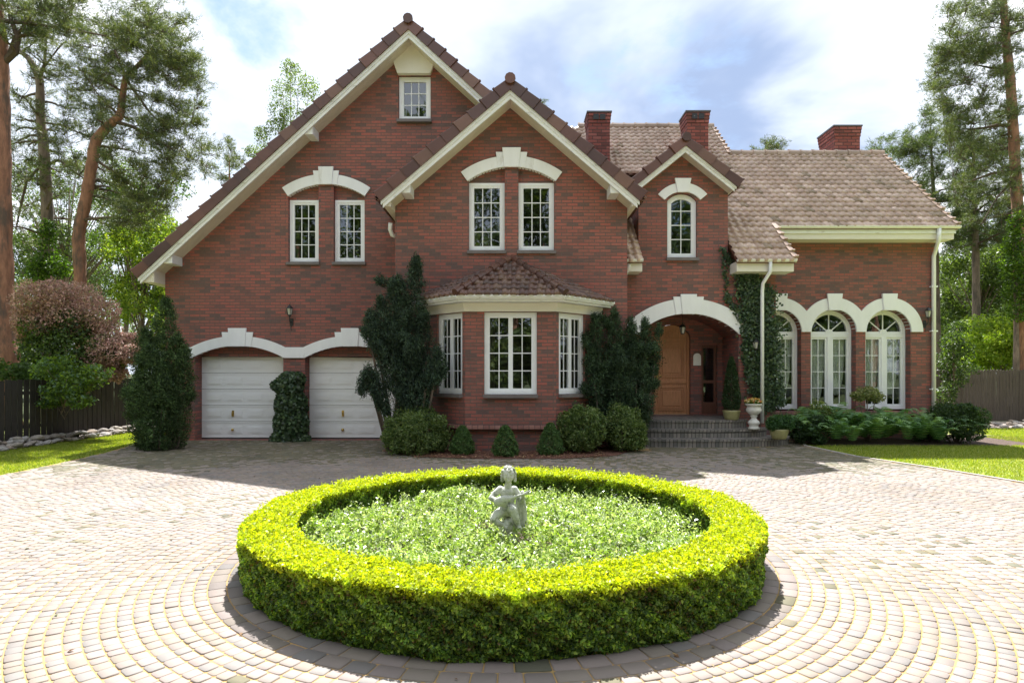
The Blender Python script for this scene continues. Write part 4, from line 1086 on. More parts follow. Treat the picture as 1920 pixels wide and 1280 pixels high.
def ground_cover():
    n = 66000; t = rng.uniform(0,2*math.pi,n); r = np.sqrt(rng.uniform(0,(RI+0.02)**2,n))
    x, y = r*np.cos(t), r*np.sin(t)
    hz = 0.235+0.035*np.sin(x*3.1+y*2)+0.03*np.sin(x*6.3-y*4.7)+0.02*np.sin(x*13+y*11)+0.02*np.sin(y*17-x*5)
    hz += 0.05*np.exp(-((x+0.75)**2+(y-1.2)**2)/0.12)+0.05*np.exp(-((x-0.2)**2+(y-1.1)**2)/0.10)
    hz += 0.022*np.sin(x*23+3*np.sin(y*9))+0.022*np.sin(y*27+2*np.sin(x*11))+0.012*np.sin(x*47+y*39)
    z = hz-np.abs(rng.normal(0,0.045,n)); up = np.tile([0,0,1.],(n,1))
    keep = (np.hypot(x-0.06, y+0.12) > 0.12) | (z < 0.17)
    p = np.stack([CX+x,CY+y,z],1)[keep]
    low = ((hz-z)[keep] > 0.06)[:,None]
    pal = [[0.36,0.46,0.13],[0.42,0.51,0.20],[0.56,0.62,0.38],[0.25,0.37,0.07],[0.70,0.73,0.60],[0.17,0.27,0.045],[0.08,0.14,0.03],[0.31,0.43,0.08]]
    cp = np.array(pal)[rng.integers(0,len(pal),len(p))]; sep = (np.sin(p[:,0]*19+3*np.sin(p[:,1]*8))*np.sin(p[:,1]*21+2*np.sin(p[:,0]*9)))[:,None]
    cp = cp*np.where(sep < -0.45, 0.6, 1.0)
    o = leaf_mesh('ground_cover', p, 0.034, None, M['cover'], None, 0.48, up[keep], 0.25, szvar=0.5, colr=cp)
    tag(o, 'pale variegated ground cover filling the inside of the round hedge', 'ground cover', kind='stuff')
    # upright shoots
    n = 1500; t = rng.uniform(0,2*math.pi,n); r = np.sqrt(rng.uniform(0,(RI-0.05)**2,n)); x, y = r*np.cos(t), r*np.sin(t); P_ = []
    h = rng.uniform(0.03,0.14,n)
    for f in np.linspace(0,1,6): P_.append(np.stack([CX+x+rng.normal(0,0.012,n),CY+y+rng.normal(0,0.012,n),0.22+h*f],1))
    o = leaf_mesh('ground_cover', np.vstack(P_), 0.032, pal[:5], M['cover'], None, 0.42)
    tag(o, 'upright pale shoots rising from the ground cover', 'ground cover', kind='stuff')
ground_cover()

def grass(name, n, fx, label, h=0.045):
    p = fx(n); n = len(p)
    a = rng.uniform(0,6.28,n); lean = rng.normal(0,0.4,(n,2))*h; w_ = 0.006
    hh = h*rng.uniform(0.5,1.3,n)
    v0 = np.stack([p[:,0]-w_*np.cos(a),p[:,1]-w_*np.sin(a),np.full(n,0.004)],1); v1 = np.stack([p[:,0]+w_*np.cos(a),p[:,1]+w_*np.sin(a),np.full(n,0.004)],1)
    v2 = np.stack([p[:,0]+lean[:,0],p[:,1]+lean[:,1],hh],1)
    V = np.stack([v0,v1,v2],1).reshape(-1,3); i = np.arange(n)*3
    pal = np.array([[0.20,0.27,0.03],[0.27,0.32,0.055],[0.14,0.22,0.022],[0.36,0.37,0.12]])
    C = np.repeat(pal[rng.integers(0,4,n)]*rng.uniform(0.8,1.2,(n,1)),3,0)
    o = np_mesh(name, V, np.stack([i,i+1,i+2],1), M['hedge'], None, C); tag(o, label, 'grass', kind='stuff')
def fr(n):
    y = rng.uniform(8.6,18.8,n); x = rng.uniform(6.6,17,n)
    rx = np.array(np.interp(y, [-3,7,9.46,10.98,12.36,14.2,15.4,20], [9.6,8.5,7.8,7.40,6.90,6.72,6.9,6.9]))
    ok = (x > rx+0.02) & (x < 0.9*y) & ~((y > 14.35)&(x < 12.3)); ok &= ~((y > 16.4)&(x < 12.9))
    return np.stack([x,y],1)[ok]
def fl(n):
    y = rng.uniform(9.0,19,n); x = rng.uniform(-12,-8.3,n)
    lx = np.interp(y, [-3,10.1,11.3,13.0,14.75,15.4,20], [-8.9,-8.40,-8.40,-8.55,-8.90,-8.95,-9])
    ok = (x < lx-0.02) & (x > -0.9*y) & (x > -10.95+0.05*(y-14)); return np.stack([x,y],1)[ok]
grass('grass', 230000, fr, 'short bright lawn grass to the right of the driveway')
grass('grass', 130000, fl, 'short bright lawn grass between driveway and black fence')

# ------------------------------------------------------------------ the cherub statue
def remesh(mb, name, m, vox, parent=None, smooth=2):
    me = bpy.data.meshes.new(name+'_src'); me.from_pydata(mb.v, [], mb.f); o = bpy.data.objects.new(name+'_src', me); col.objects.link(o)
    r = o.modifiers.new('r','REMESH'); r.mode = 'VOXEL'; r.voxel_size = vox
    s = o.modifiers.new('s','SMOOTH'); s.factor = 0.5; s.iterations = smooth
    dg = bpy.context.evaluated_depsgraph_get(); dg.update()
    nm = bpy.data.meshes.new_from_object(o.evaluated_get(dg)); bpy.data.objects.remove(o)
    nm.name = name; nm.materials.clear(); return link(name, nm, m, parent, True)
def statue():
    sx, sy, s = 955, 5.78, 5.78/F
    def q(px, py, dy=0.0): return Vector(((px-sx)*s*1.0+0.0, dy, H+(HY-py)*s))
    root = empty('cherub_statue', ((sx-960)*s, sy, 0), label='white stone statue of a seated curly-haired cherub playing a lute inside the round hedge', cat='statue')
    b = MB()
    def limb(pts, rads):
        # tapered limb with rounded joints
        b.tube(pts, rads, 12)
        for p_, r_ in zip(pts, rads): b.ball(p_, r_*1.0, u=12, v=8)
    # trunk of the body
    hip = q(950,957,0.02)
    b.ball(hip, (0.078,0.070,0.062)); b.ball(q(951,945,0.012), (0.072,0.058,0.062)); b.ball(q(951,934,0.005),(0.076,0.056,0.060)); b.ball(q(950,921,0.008),(0.080,0.052,0.046))
    b.ball(q(938,917,0.01),(0.036,0.036,0.032)); b.ball(q(964,917,0.012),(0.036,0.036,0.032))
    limb([q(952,914,0.0), q(953,905,-0.006)], [0.034,0.031])
    # head, cheeks, nose, ears
    hc = q(953.5,889,-0.016)
    b.ball(hc, (0.058,0.064,0.070)); b.ball(hc+Vector((0.0,-0.028,-0.028)), (0.044,0.036,0.034)); 
    b.ball(hc+Vector((-0.024,-0.044,-0.020)), 0.019); b.ball(hc+Vector((0.024,-0.044,-0.020)), 0.019)
    b.ball(hc+Vector((0,-0.062,-0.046)), (0.014,0.012,0.010)); b.ball(hc+Vector((0,-0.068,-0.010)), (0.0085,0.014,0.014)); b.ball(hc+Vector((0,-0.063,0.006)), (0.007,0.010,0.016))
    b.ball(hc+Vector((0,-0.060,-0.030)), (0.014,0.010,0.0055))
    b.ball(hc+Vector((-0.022,-0.052,0.012)), (0.014,0.010,0.005)); b.ball(hc+Vector((0.022,-0.052,0.012)), (0.014,0.010,0.005))
    # right arm (left in the picture): shoulder, elbow out and down, forearm back to the strings
    limb([q(938,917,0.01), q(926,926,-0.01), q(921,932,-0.035)], [0.033,0.029,0.025])
    limb([q(921,932,-0.035), q(930,934,-0.075), q(939,932,-0.100)], [0.026,0.022,0.017])
    # left arm: shoulder, elbow low, forearm up to the neck of the lute
    limb([q(965,918,0.012), q(975,930,-0.005), q(978,938,-0.035)], [0.032,0.028,0.024])
    limb([q(978,938,-0.035), q(981,930,-0.075), q(980,925,-0.100)], [0.024,0.020,0.016])
    # hands with separate fingers
    def hand(c, d, n_, sp, ln=0.030):
        d, n_ = Vector(d).normalized(), Vector(n_).normalized(); side = d.cross(n_).normalized()
        b.ball(c, (0.017,0.014,0.015))
        for k in range(4):
            r0 = c+side*(k-1.5)*0.0085+d*0.010; l = ln*(0.85,1.0,0.95,0.75)[k]
            b.tube([r0, r0+d*l*0.55+n_*0.002, r0+d*l-n_*0.010], [0.0052,0.0048,0.0040], 6)
        r0 = c-side*0.014; b.tube([r0, r0-side*0.008+d*0.010, r0-side*0.006+d*0.022-n_*0.004], [0.0060,0.0054,0.0044], 6)
    hand(q(941,932,-0.108), (0.8,-0.15,-0.45), (0,-1,0.2), 1); hand(q(980,924,-0.106), (-0.1,-0.3,0.9), (0,-1,0), 1)
    # legs: his right thigh forward and down, foot tucked; his left knee high, shin to the rock
    limb([q(944,957,0.0), q(933,961,-0.06), q(926,969,-0.09)], [0.050,0.045,0.036])
    limb([q(926,969,-0.09), q(934,976,-0.085), q(944,980,-0.075)], [0.036,0.033,0.022])
    limb([q(944,980,-0.075), q(950,984,-0.10)], [0.020,0.015])
    limb([q(958,955,-0.01), q(961,950,-0.08), q(962,951,-0.11)], [0.050,0.046,0.038])
    limb([q(962,951,-0.11), q(967,966,-0.105), q(971,978,-0.09)], [0.037,0.035,0.022])
    limb([q(971,979,-0.09), q(975,984,-0.125), q(977,985,-0.14)], [0.020,0.018,0.013])
    remesh(b, 'figure', M['statue'], 0.0042, root, 1)
    # curls of hair
    h = MB(); 
    for k in range(70):
        u = Vector(rand_unit(1)[0]); 
        if u.z < -0.45 or (u.y < -0.25 and u.z < 0.42): continue
        h.ball(hc+Vector((u.x*0.060,u.y*0.062+0.006,u.z*0.068+0.006)), rng.uniform(0.012,0.018), u=8, v=6)
    for sgn in (-1,1):
        for z in (-0.01,-0.032,-0.052): h.ball(hc+Vector((sgn*0.060,0.0,z)), 0.017, u=8, v=6)
    remesh(h, 'hair', M['statue'], 0.0038, root, 1)
    # lute: pear body, neck, peg box, rosette
    l = MB(); a, e = q(930,938,-0.10), q(994,917,-0.125); ax = (e-a).normalized()
    Mx = Matrix((ax, Vector((0,-1,0)).cross(ax), Vector((0,-1,0)))).transposed().to_3x3()
    bod = a+ax*0.055; l.ball(bod, (0.075,0.046,0.030), Mx, 16, 10); l.ball(bod+ax*0.055, (0.050,0.027,0.020), Mx, 12, 8)
    l.tube([bod+ax*0.07, e-ax*0.05], [0.013,0.010], 8); l.ball(e-ax*0.045, (0.020,0.016,0.013), Mx); l.tube([e-ax*0.05, e+Vector((0.0,0,0.012))], [0.011,0.006], 8)
    for k in range(3): c_ = e-ax*(0.012+0.014*k); l.tube([c_-Vector((0,0,0.02)), c_+Vector((0,0,0.024))], 0.0035, 6)
    remesh(l, 'lute', M['statue'], 0.0040, root, 1)
    # drapery falling from the arm and wings of cloth behind
    d = MB()
    for k in range(6):
        x = 970+k*2.2; pts = [q(x,932,0.0+0.006*(k%2)), q(x-1+k*0.8,950,0.01), q(x-1+k*1.0,966,0.015+0.006*(k%2)), q(x-3+k*1.6,986,0.01)]
        d.tube(pts, [0.012,0.017,0.018,0.015], 8)
    for k in range(4): d.tube([q(930+k*4,958,0.05), q(940+k*5,964,0.0), q(962,962+k*2,-0.03)], [0.012,0.014,0.012], 8)
    remesh(d, 'drapery', M['statue'], 0.0050, root, 1)
    r = MB()
    for k in range(16):
        u = rand_unit(1)[0]; r.ball(q(953,985,0.0)+Vector((u[0]*0.05,u[1]*0.05,u[2]*0.07)), (0.055,0.055,0.05), u=8, v=6)
    r.lathe([(0.0,0.0),(0.12,0.0),(0.11,0.05),(0.085,0.12),(0.08,0.2),(0.07,0.24),(0.0,0.24)], (0,0.0,0.0), 14)
    remesh(r, 'rock_base', M['statue'], 0.008, root, 2)
statue()
# ------------------------------------------------------------------ shrubs against the house
DG = [[0.022,0.040,0.018],[0.030,0.055,0.022],[0.016,0.030,0.015],[0.040,0.065,0.028]]
MG = [[0.11,0.175,0.06],[0.145,0.215,0.07],[0.075,0.125,0.045],[0.19,0.25,0.095],[0.24,0.30,0.12]]
def stems(root, pts, m='bark_grey', name='stem'):
    mb = MB()
    for p in pts: mb.tube([Vector(a) for a, r in p], [r for a, r in p], 7)
    return mb.build(name, M[m], root, smooth=True)
def foliage_from(root, clumps, size, pal, m, name='foliage', aspect=0.5, nrm_w=0.35, dens=1.0, shell=0.5, lump=0.10, up=0.3, zmin=0.03):
    P_, N_ = [], []
    for c, r, n in clumps:
        p, u = ell_pts(c, r, int(n*dens), shell, lump, zmin); P_.append(p); N_.append(u+np.array([0,0,up]))
    p = np.vstack(P_); nn = np.vstack(N_); nn /= np.linalg.norm(nn,axis=1,keepdims=True)
    return leaf_mesh(name, p, size, pal, M[m], root, aspect, nn, nrm_w)
def bush(name, label, cat, base, clumps, size, pal, m='leaf', group=None, **k):
    """clumps in coordinates relative to the base"""
    root = empty(name, base, label=label, cat=cat, group=group)
    foliage_from(root, clumps, size, pal, m, **k)
    st = []
    for c, r, n in clumps[:7]:
        c = Vector(c); st.append([((c.x*0.15,c.y*0.15,-0.02),0.022),((c.x*0.55,c.y*0.55,c.z*0.5),0.016),((c.x,c.y,c.z),0.008)])
    stems(root, st); return root

def yew(label, base, spires, size=0.045, n_per=2600, pal=DG, shoots=3):
    """upright yew: each spire is a column of upward sprays round a stem (x,y,z0) -> (x,y,z1), radius r"""
    root = empty('yew', base, label=label, cat='shrub')
    P_, D_, st = [], [], []
    more = []
    for (x0,y0,z0),(x1,y1,z1),r, n in spires:                     # loose side shoots leaving each stem
        if n < 1700: continue
        for k in range(shoots):
            t = rng.uniform(0.35,0.95); a = rng.uniform(0,6.28); c = Vector((x0+(x1-x0)*t, y0+(y1-y0)*t, max(0.2,z0)+(z1-max(0.2,z0))*t)); L_ = rng.uniform(0.2,0.38)
            s_ = c+Vector((math.cos(a)*r*0.6, math.sin(a)*r*0.5, 0)); e_ = s_+Vector((math.cos(a)*L_*0.75, math.sin(a)*L_*0.4, L_*rng.uniform(0.3,1.0))); e_.y = min(e_.y, 0.25)
            more.append((tuple(s_), tuple(e_), rng.uniform(0.08,0.14), 420))
    for (x0,y0,z0),(x1,y1,z1),r, n in list(spires)+more:
        t = rng.uniform(0,1,n)**0.85; a = rng.uniform(0,6.28,n)
        prof = np.sin(np.clip(t*0.93+0.07,0,1)*math.pi)**0.55; q = np.sqrt(rng.uniform(0.15,1,n))
        lump = 1+0.22*np.sin(a*3+t*19+x0*7)+0.16*np.sin(a*5-t*31)
        rr = r*prof*q*lump
        x = x0+(x1-x0)*t+rr*np.cos(a); y = y0+(y1-y0)*t+rr*np.sin(a); z = z0+(z1-z0)*t+rng.normal(0,0.03,n)
        P_.append(np.stack([x,y,z],1)); D_.append(np.stack([np.cos(a)*0.5+0.7*(x1-x0)/max(0.2,abs(z1-z0)),np.sin(a)*0.5,np.sign(z1-z0)*np.full(n,0.9)],1))
        if n != 420: st.append([((x0*0.5,y0*0.5,0),0.03),((x0,y0,max(z0,0.05)),0.025),((x0+(x1-x0)*0.6,y0+(y1-y0)*0.6,z0+(z1-z0)*0.6),0.012)])
    p = np.vstack(P_); dd = np.vstack(D_); dd /= np.linalg.norm(dd,axis=1,keepdims=True)
    ok = p[:,2] > 0.02; p, dd = p[ok], dd[ok]
    # gather the sprays into tufts
    m_ = len(p)//14; ti = rng.integers(0,len(p),m_); who = rng.integers(0,m_,len(p)); tc_ = p[ti][who]
    near = np.linalg.norm(p-tc_,axis=1) < 99
    q = rand_unit(len(p))*(rng.uniform(0.2,1,len(p))**0.5)[:,None]*np.array([0.075,0.075,0.10])
    p = np.vstack([p[::3], (tc_+q)[near]]); dd = np.vstack([dd[::3], (dd[ti][who]*0.6+q*8)]); dd /= np.linalg.norm(dd,axis=1,keepdims=True)
    tone = rng.uniform(0.6,1.9,m_)[who]; pal_ = np.array(pal); tone = np.concatenate([np.full(len(p)-len(who),0.8), tone])
    cc = pal_[rng.integers(0,len(pal_),len(p))]*tone[:,None]
    pp = np.vstack([p+dd*size*f+rng.normal(0,size*0.25,p.shape) for f in (0,0.5)]); d3 = np.vstack([dd]*2); c3 = np.vstack([cc]*2)
    leaf_mesh('foliage', pp, size, None, M['needle'], root, 0.36, None, 0, dirs=d3, dir_w=0.55, var=0.25, colr=c3)
    stems(root, st); return root

def rel(px, py, d, base, dy=0.0):
    v = P(px,py,d)-Vector(base); v.y = dy; return v
# left corner yew
b = P(298,847,13.6); b.z = 0
def sp(px0,py0,px1,py1,r,n,d,base,dy=0.0,dy2=None):
    a = rel(px0,py0,d,base,dy); c = rel(px1,py1,d,base,dy if dy2 is None else dy2); return (tuple(a),tuple(c),r,n)
yew('tall dark column yew at the left corner of the house, leaning on the garage wall', b, [
    sp(298,845,305,560,0.36,5200,13.6,b,0.15), sp(275,845,272,620,0.33,4200,13.6,b), sp(322,842,330,628,0.36,4200,13.6,b,0.05),
    sp(300,845,288,650,0.42,5200,13.6,b,-0.2), sp(335,835,348,650,0.22,2200,13.6,b), sp(262,840,258,700,0.22,2000,13.6,b), sp(310,850,320,700,0.35,3200,13.6,b,-0.25)], shoots=1,
    pal=[[0.048,0.088,0.034],[0.065,0.112,0.042],[0.034,0.064,0.028],[0.09,0.14,0.055]])
# spreading yew left of the bay
b = P(770,850,13.3); b.z = 0
yew('spreading dark multi-stemmed yew between the garage and the bay window', b, [
    sp(772,700,778,480,0.23,4200,13.3,b,0.1), sp(762,800,752,525,0.22,3600,13.3,b,0.0), sp(740,690,735,525,0.20,3200,13.2,b,0),
    sp(715,690,712,555,0.19,2400,13.1,b,-0.1), sp(695,650,692,585,0.16,1300,13.1,b,-0.1), sp(790,790,792,580,0.26,3400,13.3,b,0.1),
    sp(770,840,765,640,0.34,4200,13.3,b,-0.05), sp(745,740,728,600,0.26,3400,13.2,b,-0.1), sp(690,690,676,740,0.15,1000,13.0,b,-0.2),
    sp(700,700,722,775,0.16,1500,13.0,b,-0.2), sp(684,690,712,760,0.13,900,13.0,b,-0.2), sp(800,730,835,690,0.14,900,13.2,b,-0.3), sp(815,720,822,650,0.15,1200,13.2,b,-0.3),
    sp(790,800,775,700,0.3,2200,13.2,b,-0.2), sp(708,660,700,600,0.2,1600,13.1,b,-0.1)],
    pal=[[0.042,0.072,0.050],[0.056,0.092,0.060],[0.030,0.052,0.040],[0.075,0.115,0.070]])
# yew right of the bay
b = P(1165,850,13.7); b.z = 0
yew('dark spreading yew between the bay window and the front steps', b, [
    sp(1160,830,1152,585,0.24,4200,13.7,b), sp(1140,830,1115,590,0.20,3000,13.6,b), sp(1125,800,1106,650,0.20,1800,13.6,b,-0.1),
    sp(1180,830,1185,600,0.25,4000,13.7,b,0.1), sp(1205,820,1213,600,0.20,3000,13.6,b,0.1), sp(1190,840,1196,640,0.30,3600,13.6,b,-0.1),
    sp(1215,790,1238,612,0.13,1500,13.6,b), sp(1160,840,1165,660,0.33,4200,13.6,b,-0.1)],
    pal=[[0.042,0.076,0.042],[0.056,0.096,0.050],[0.030,0.056,0.034],[0.075,0.12,0.060]])

def ball_bush(label, px0, px1, pyt, pyb, d, lumps, pal, size=0.055, n=9000, group=None, name='round_shrub', m='leaf', seed=0):
    cx = (px0+px1)/2; base = P(cx,HY,d); base.z = 0; w_ = (px1-px0)/2*d/F; h = (HY-pyt)*d/F+H
    cl = [((0,0,h*0.48),(w_*0.80,w_*0.76,h*0.44),int(n*0.40))]
    for i in range(lumps*3):
        a = rng.uniform(0,6.28); e = rng.uniform(-0.9,1.25); r = rng.uniform(0.20,0.40)
        cl.append(((math.cos(a)*math.cos(e)*w_*0.76,math.sin(a)*math.cos(e)*w_*0.70,h*0.46+math.sin(e)*h*0.36),(w_*r,w_*r,h*r*0.62),int(n*0.055)))
    return bush(name, label, 'shrub', base, cl, size, pal, m, group, shell=0.6, lump=0.22, nrm_w=0.2)
ball_bush('broad clipped round green shrub left of the bay window, in front of the yew', 714, 848, 756, 858, 13.0, 7, MG, n=11000)
ball_bush('broad clipped round green shrub right of the bay window', 1046, 1140, 752, 850, 13.1, 6, MG, n=8000)
ball_bush('clipped round green shrub beside the left end of the front steps', 1120, 1213, 756, 853, 13.3, 6, MG, n=8000)
def dwarf(label, px0, px1, pyt, d):
    cx = (px0+px1)/2; base = P(cx,HY,d); base.z = 0.02; w_ = (px1-px0)/2*d/F*1.15; h = (HY-pyt)*d/F+H
    root = empty('dwarf_conifer', base, label=label, cat='shrub', group='dwarf conifers in front of the bay')
    n = 6500; t = rng.uniform(0,1,n)**1.3; a = rng.uniform(0,6.28,n); prof = w_*np.clip(1.03-t,0,1)**0.55*(0.75+0.25*np.clip(t*6,0,1))
    q = rng.uniform(0.72,1.05,n)*(1+0.09*np.sin(a*5+t*20)+0.06*np.sin(a*9-t*37)); x, y, z = prof*q*np.cos(a), prof*q*np.sin(a), 0.02+t*h
    nn = np.stack([np.cos(a),np.sin(a),np.full(n,0.5)],1); nn /= np.linalg.norm(nn,axis=1,keepdims=True)
    leaf_mesh('foliage', np.stack([x,y,z],1), 0.036, [[0.075,0.15,0.05],[0.10,0.19,0.055],[0.15,0.24,0.07],[0.05,0.10,0.035]], M['needle'], root, 0.4, nn, 0.3, dirs=nn, dir_w=0.5)
    stems(root, [[((0,0,-0.02),0.02),((0,0,h*0.5),0.012),((0,0,h*0.9),0.004)]])
dwarf('small cone-shaped dwarf conifer, leftmost of the three before the bay', 845, 889, 801, 12.75)
dwarf('small cone-shaped dwarf conifer under the middle of the bay window', 924, 971, 801, 12.45)
dwarf('small cone-shaped dwarf conifer, rightmost of the three before the bay', 1009, 1055, 796, 12.65)

# ------------------------------------------------------------------ ivy
IV = [[0.042,0.080,0.038],[0.060,0.108,0.048],[0.030,0.058,0.030],[0.10,0.155,0.07]]
def ivy(label, loc, pts, stem_pts, size, pal=IV, nrm=(0,-1,0.15), w_=0.55):
    root = empty('ivy', loc, label=label, cat='ivy')
    p = np.array(pts)-np.array(loc); nn = np.tile(np.array(nrm,float)/np.linalg.norm(nrm),(len(p),1))
    leaf_mesh('leaves', p, size, pal, M['ivy'], root, 0.85, nn, w_, dirs=np.tile([0,0,-1.],(len(p),1)), dir_w=0.4, var=0.3)
    stems(root, [[(tuple(Vector(a)-Vector(loc)), r) for a, r in s] for s in stem_pts], name='stem')
def blob_pts(defs, d, thick, prof=None):
    out = []
    for px, py, rx, ry, n in defs:
        u = rng.uniform(0,6.28,n); q = np.sqrt(rng.uniform(0,1,n))
        x = (px+rx*q*np.cos(u)-960)*d/F; z = H+(HY-(py+ry*q*np.sin(u)))*d/F; y = d-thick*rng.uniform(0,1,n)*(1-0.6*q**3)
        out.append(np.stack([x,y,z],1))
    p = np.vstack(out); return p[p[:,2] > 0.01]
p = blob_pts([(545,725,26,28,1500),(548,760,30,36,2000),(548,795,32,36,2000),(546,825,38,22,1500),(525,722,14,10,220),(560,710,14,12,400)], 15.30, 0.38)
ivy('dense green ivy mound climbing the brick pillar between the two garage doors', tuple(P(548,HY,15.2).xy)+(0,), p, [[((P(548,700,15.28)-Vector((0,0,2-z))), 0.02) for z in (0.3,1.0,1.9)]], 0.085)
def trail(p0, p1, n, w0, w1, d, th):
    t = rng.uniform(0,1,n); cx = p0[0]+(p1[0]-p0[0])*t; cy = p0[1]+(p1[1]-p0[1])*t; ww = w0+(w1-w0)*t
    px = cx+rng.normal(0,0.42,n)*ww+3*np.sin(t*23); py = cy+rng.normal(0,3,n)
    return np.stack([(px-960)*d/F, d-th*rng.uniform(0.1,1,n), H+(HY-py)*d/F],1)
p = np.vstack([trail((1352,466),(1385,520),260,6,12,14.98,0.06), trail((1385,512),(1408,600),800,16,22,14.96,0.10), trail((1400,508),(1425,560),1500,18,34,14.97,0.14),
    trail((1418,540),(1428,660),3800,34,36,14.97,0.18), trail((1425,650),(1432,765),2600,30,28,14.97,0.16), trail((1358,478),(1362,560),130,4,4,14.98,0.05),
    trail((1362,555),(1395,610),280,6,14,14.98,0.08), trail((1395,600),(1400,700),600,10,6,14.97,0.08), trail((1443,600),(1450,680),900,18,14,14.95,0.2),
    trail((1448,680),(1460,760),800,16,12,14.95,0.2), trail((1402,700),(1440,770),800,10,24,14.95,0.12)])
z0 = P(1428,HY,14.9)
ivy('dark ivy climbing the brick corner between the front porch and the arched windows', (z0.x,14.98,0), p,
    [[((z0.x+0.02*math.sin(z*5),14.96,z),0.018) for z in (0.05,0.8,1.6,2.4,3.2,3.8)]], 0.062)

# ------------------------------------------------------------------ pots, urn, flowers
def potted(name, label, loc, prof, pot_mat, fol):
    root = empty(name, loc, label=label, cat='potted plant')
    MB().lathe(prof, n=28).build('pot', M[pot_mat], root, smooth=True)
    MB().lathe([(0.0,prof[-1][1]-0.05),(prof[-2][0]*0.9,prof[-1][1]-0.05),(prof[-2][0]*0.9,prof[-1][1]-0.045),(0,prof[-1][1]-0.045)], n=20).build('soil', soil, root)
    fol(root); return root
def f1(root):
    n = 5200; t = rng.uniform(0,1,n)**1.15; a = rng.uniform(0,6.28,n); h = 1.24; w_ = 0.235
    prof = w_*np.clip(1.02-t,0,1)**0.55*(0.7+0.3*np.clip(t*8,0,1)); q = rng.uniform(0.65,1.03,n)
    p = np.stack([prof*q*np.cos(a),prof*q*np.sin(a),0.25+t*h],1); nn = np.stack([np.cos(a),np.sin(a),np.full(n,0.9)],1); nn/=np.linalg.norm(nn,axis=1,keepdims=True)
    leaf_mesh('foliage', p, 0.05, [[0.03,0.06,0.025],[0.04,0.08,0.03],[0.06,0.10,0.035]], M['needle'], root, 0.35, nn, 0.2, dirs=nn, dir_w=0.6)
    stems(root, [[((0,0,0.15),0.02),((0,0,1.2),0.006)]])
x = P(1373,HY,14.75).x
potted('potted_conifer', 'pointed conifer in a yellow-green glazed pot on the porch step', (x,14.80,0.577), [(0,0),(0.15,0),(0.16,0.02),(0.185,0.09),(0.195,0.17),(0.205,0.19),(0.205,0.225),(0.185,0.225),(0.175,0.20),(0,0.20)][:8]+[(0.0,0.225)], 'pot', f1)
def f2(root):
    cl = [((0.0,0,0.36),(0.30,0.28,0.22),1700),((-0.15,-0.05,0.34),(0.18,0.18,0.18),500),((0.16,-0.08,0.36),(0.18,0.18,0.2),500)]
    foliage_from(root, cl, 0.06, [[0.04,0.10,0.035],[0.06,0.14,0.05],[0.09,0.18,0.07]], 'leaf', aspect=0.4, shell=0.3, lump=0.15, zmin=0.17)
x = P(1466,HY,13.9).x
potted('potted_shrub', 'low leafy shrub in a mossy yellow-green pot at the right end of the bottom step', (x,14.05,0.195), [(0,0),(0.14,0),(0.16,0.03),(0.19,0.12),(0.205,0.19),(0.215,0.23),(0.0,0.23)], 'pot', f2)
def f3(root):
    n = 420; p, u = ell_pts((0,0,0.60),(0.20,0.20,0.09), n, 0.2)
    leaf_mesh('foliage', p, 0.05, [[0.06,0.13,0.03],[0.09,0.17,0.04],[0.12,0.20,0.05]], M['leaf'], root, 0.5)
    p, u = ell_pts((0,0,0.645),(0.20,0.20,0.075), 330, 0.7); p = p[p[:,2] > 0.62]
    leaf_mesh('flowers', p, 0.036, [[0.75,0.48,0.08],[0.80,0.62,0.20],[0.70,0.25,0.10],[0.85,0.75,0.45]], M['petal'], root, 0.95, u[:len(p)], 0.3)
x = P(1422,HY,14.15).x
potted('flower_urn', 'white stone pedestal urn of yellow and orange flowers on the front steps', (x,14.42,0.385),
   [(0,0),(0.125,0),(0.125,0.03),(0.105,0.05),(0.10,0.09),(0.125,0.12),(0.135,0.15),(0.115,0.19),(0.07,0.225),(0.055,0.26),(0.075,0.29),(0.085,0.305),(0.065,0.325),(0.12,0.36),(0.165,0.41),(0.172,0.45),(0.155,0.49),(0.15,0.53),(0.185,0.56),(0.195,0.585),(0.18,0.59),(0,0.58)], 'urn', f3)

# ------------------------------------------------------------------ wall lanterns
def lantern(label, loc, kind=0):
    root = empty('wall_lantern' if kind == 0 else 'hanging_lantern', loc, label=label, cat='lantern')
    f = MB(); g = MB()
    if kind == 0:
        f.box(-0.04,0.04,-0.02,0.0,-0.30,-0.12); f.tube([(0,-0.02,-0.2),(0,-0.10,-0.24),(0,-0.15,-0.18),(0,-0.15,-0.06)],0.012,8)
        f.ball((0,-0.15,-0.07),(0.03,0.03,0.02)); c = (0,-0.15,0)
        f.tube([(0,-0.02,-0.28),(0,-0.05,-0.36),(0,-0.03,-0.42)],0.008,6)
    else:
        f.tube([(0,0,0.62),(0,0,0.14)],0.007,6); c = (0,0,0)
    f.lathe([(0.0,-0.06),(0.045,-0.06),(0.05,-0.04),(0.0,-0.04)],c,6); f.lathe([(0.0,0.11),(0.095,0.11),(0.085,0.13),(0.04,0.18),(0.015,0.19),(0.012,0.22),(0,0.22)],c,6)
    for k in range(6):
        a = k*math.pi/3; f.tube([(c[0]+0.05*math.cos(a),c[1]+0.05*math.sin(a),-0.045),(c[0]+0.082*math.cos(a),c[1]+0.082*math.sin(a),0.115)],0.005,5)
    f.build('lantern_frame', M['iron'], root)
    g.lathe([(0.0,-0.04),(0.044,-0.04),(0.075,0.108),(0,0.108)],c,6); g.build('lantern_glass', M['lampglass'], root)
p = P(547,588,15.4); lantern('black iron wall lantern on the brick above the garage pillar', (p.x,15.4,p.z))
p = P(1733,592,16.1); lantern('black iron wall lantern by the downpipe at the right end of the wing', (p.x,16.1,p.z))
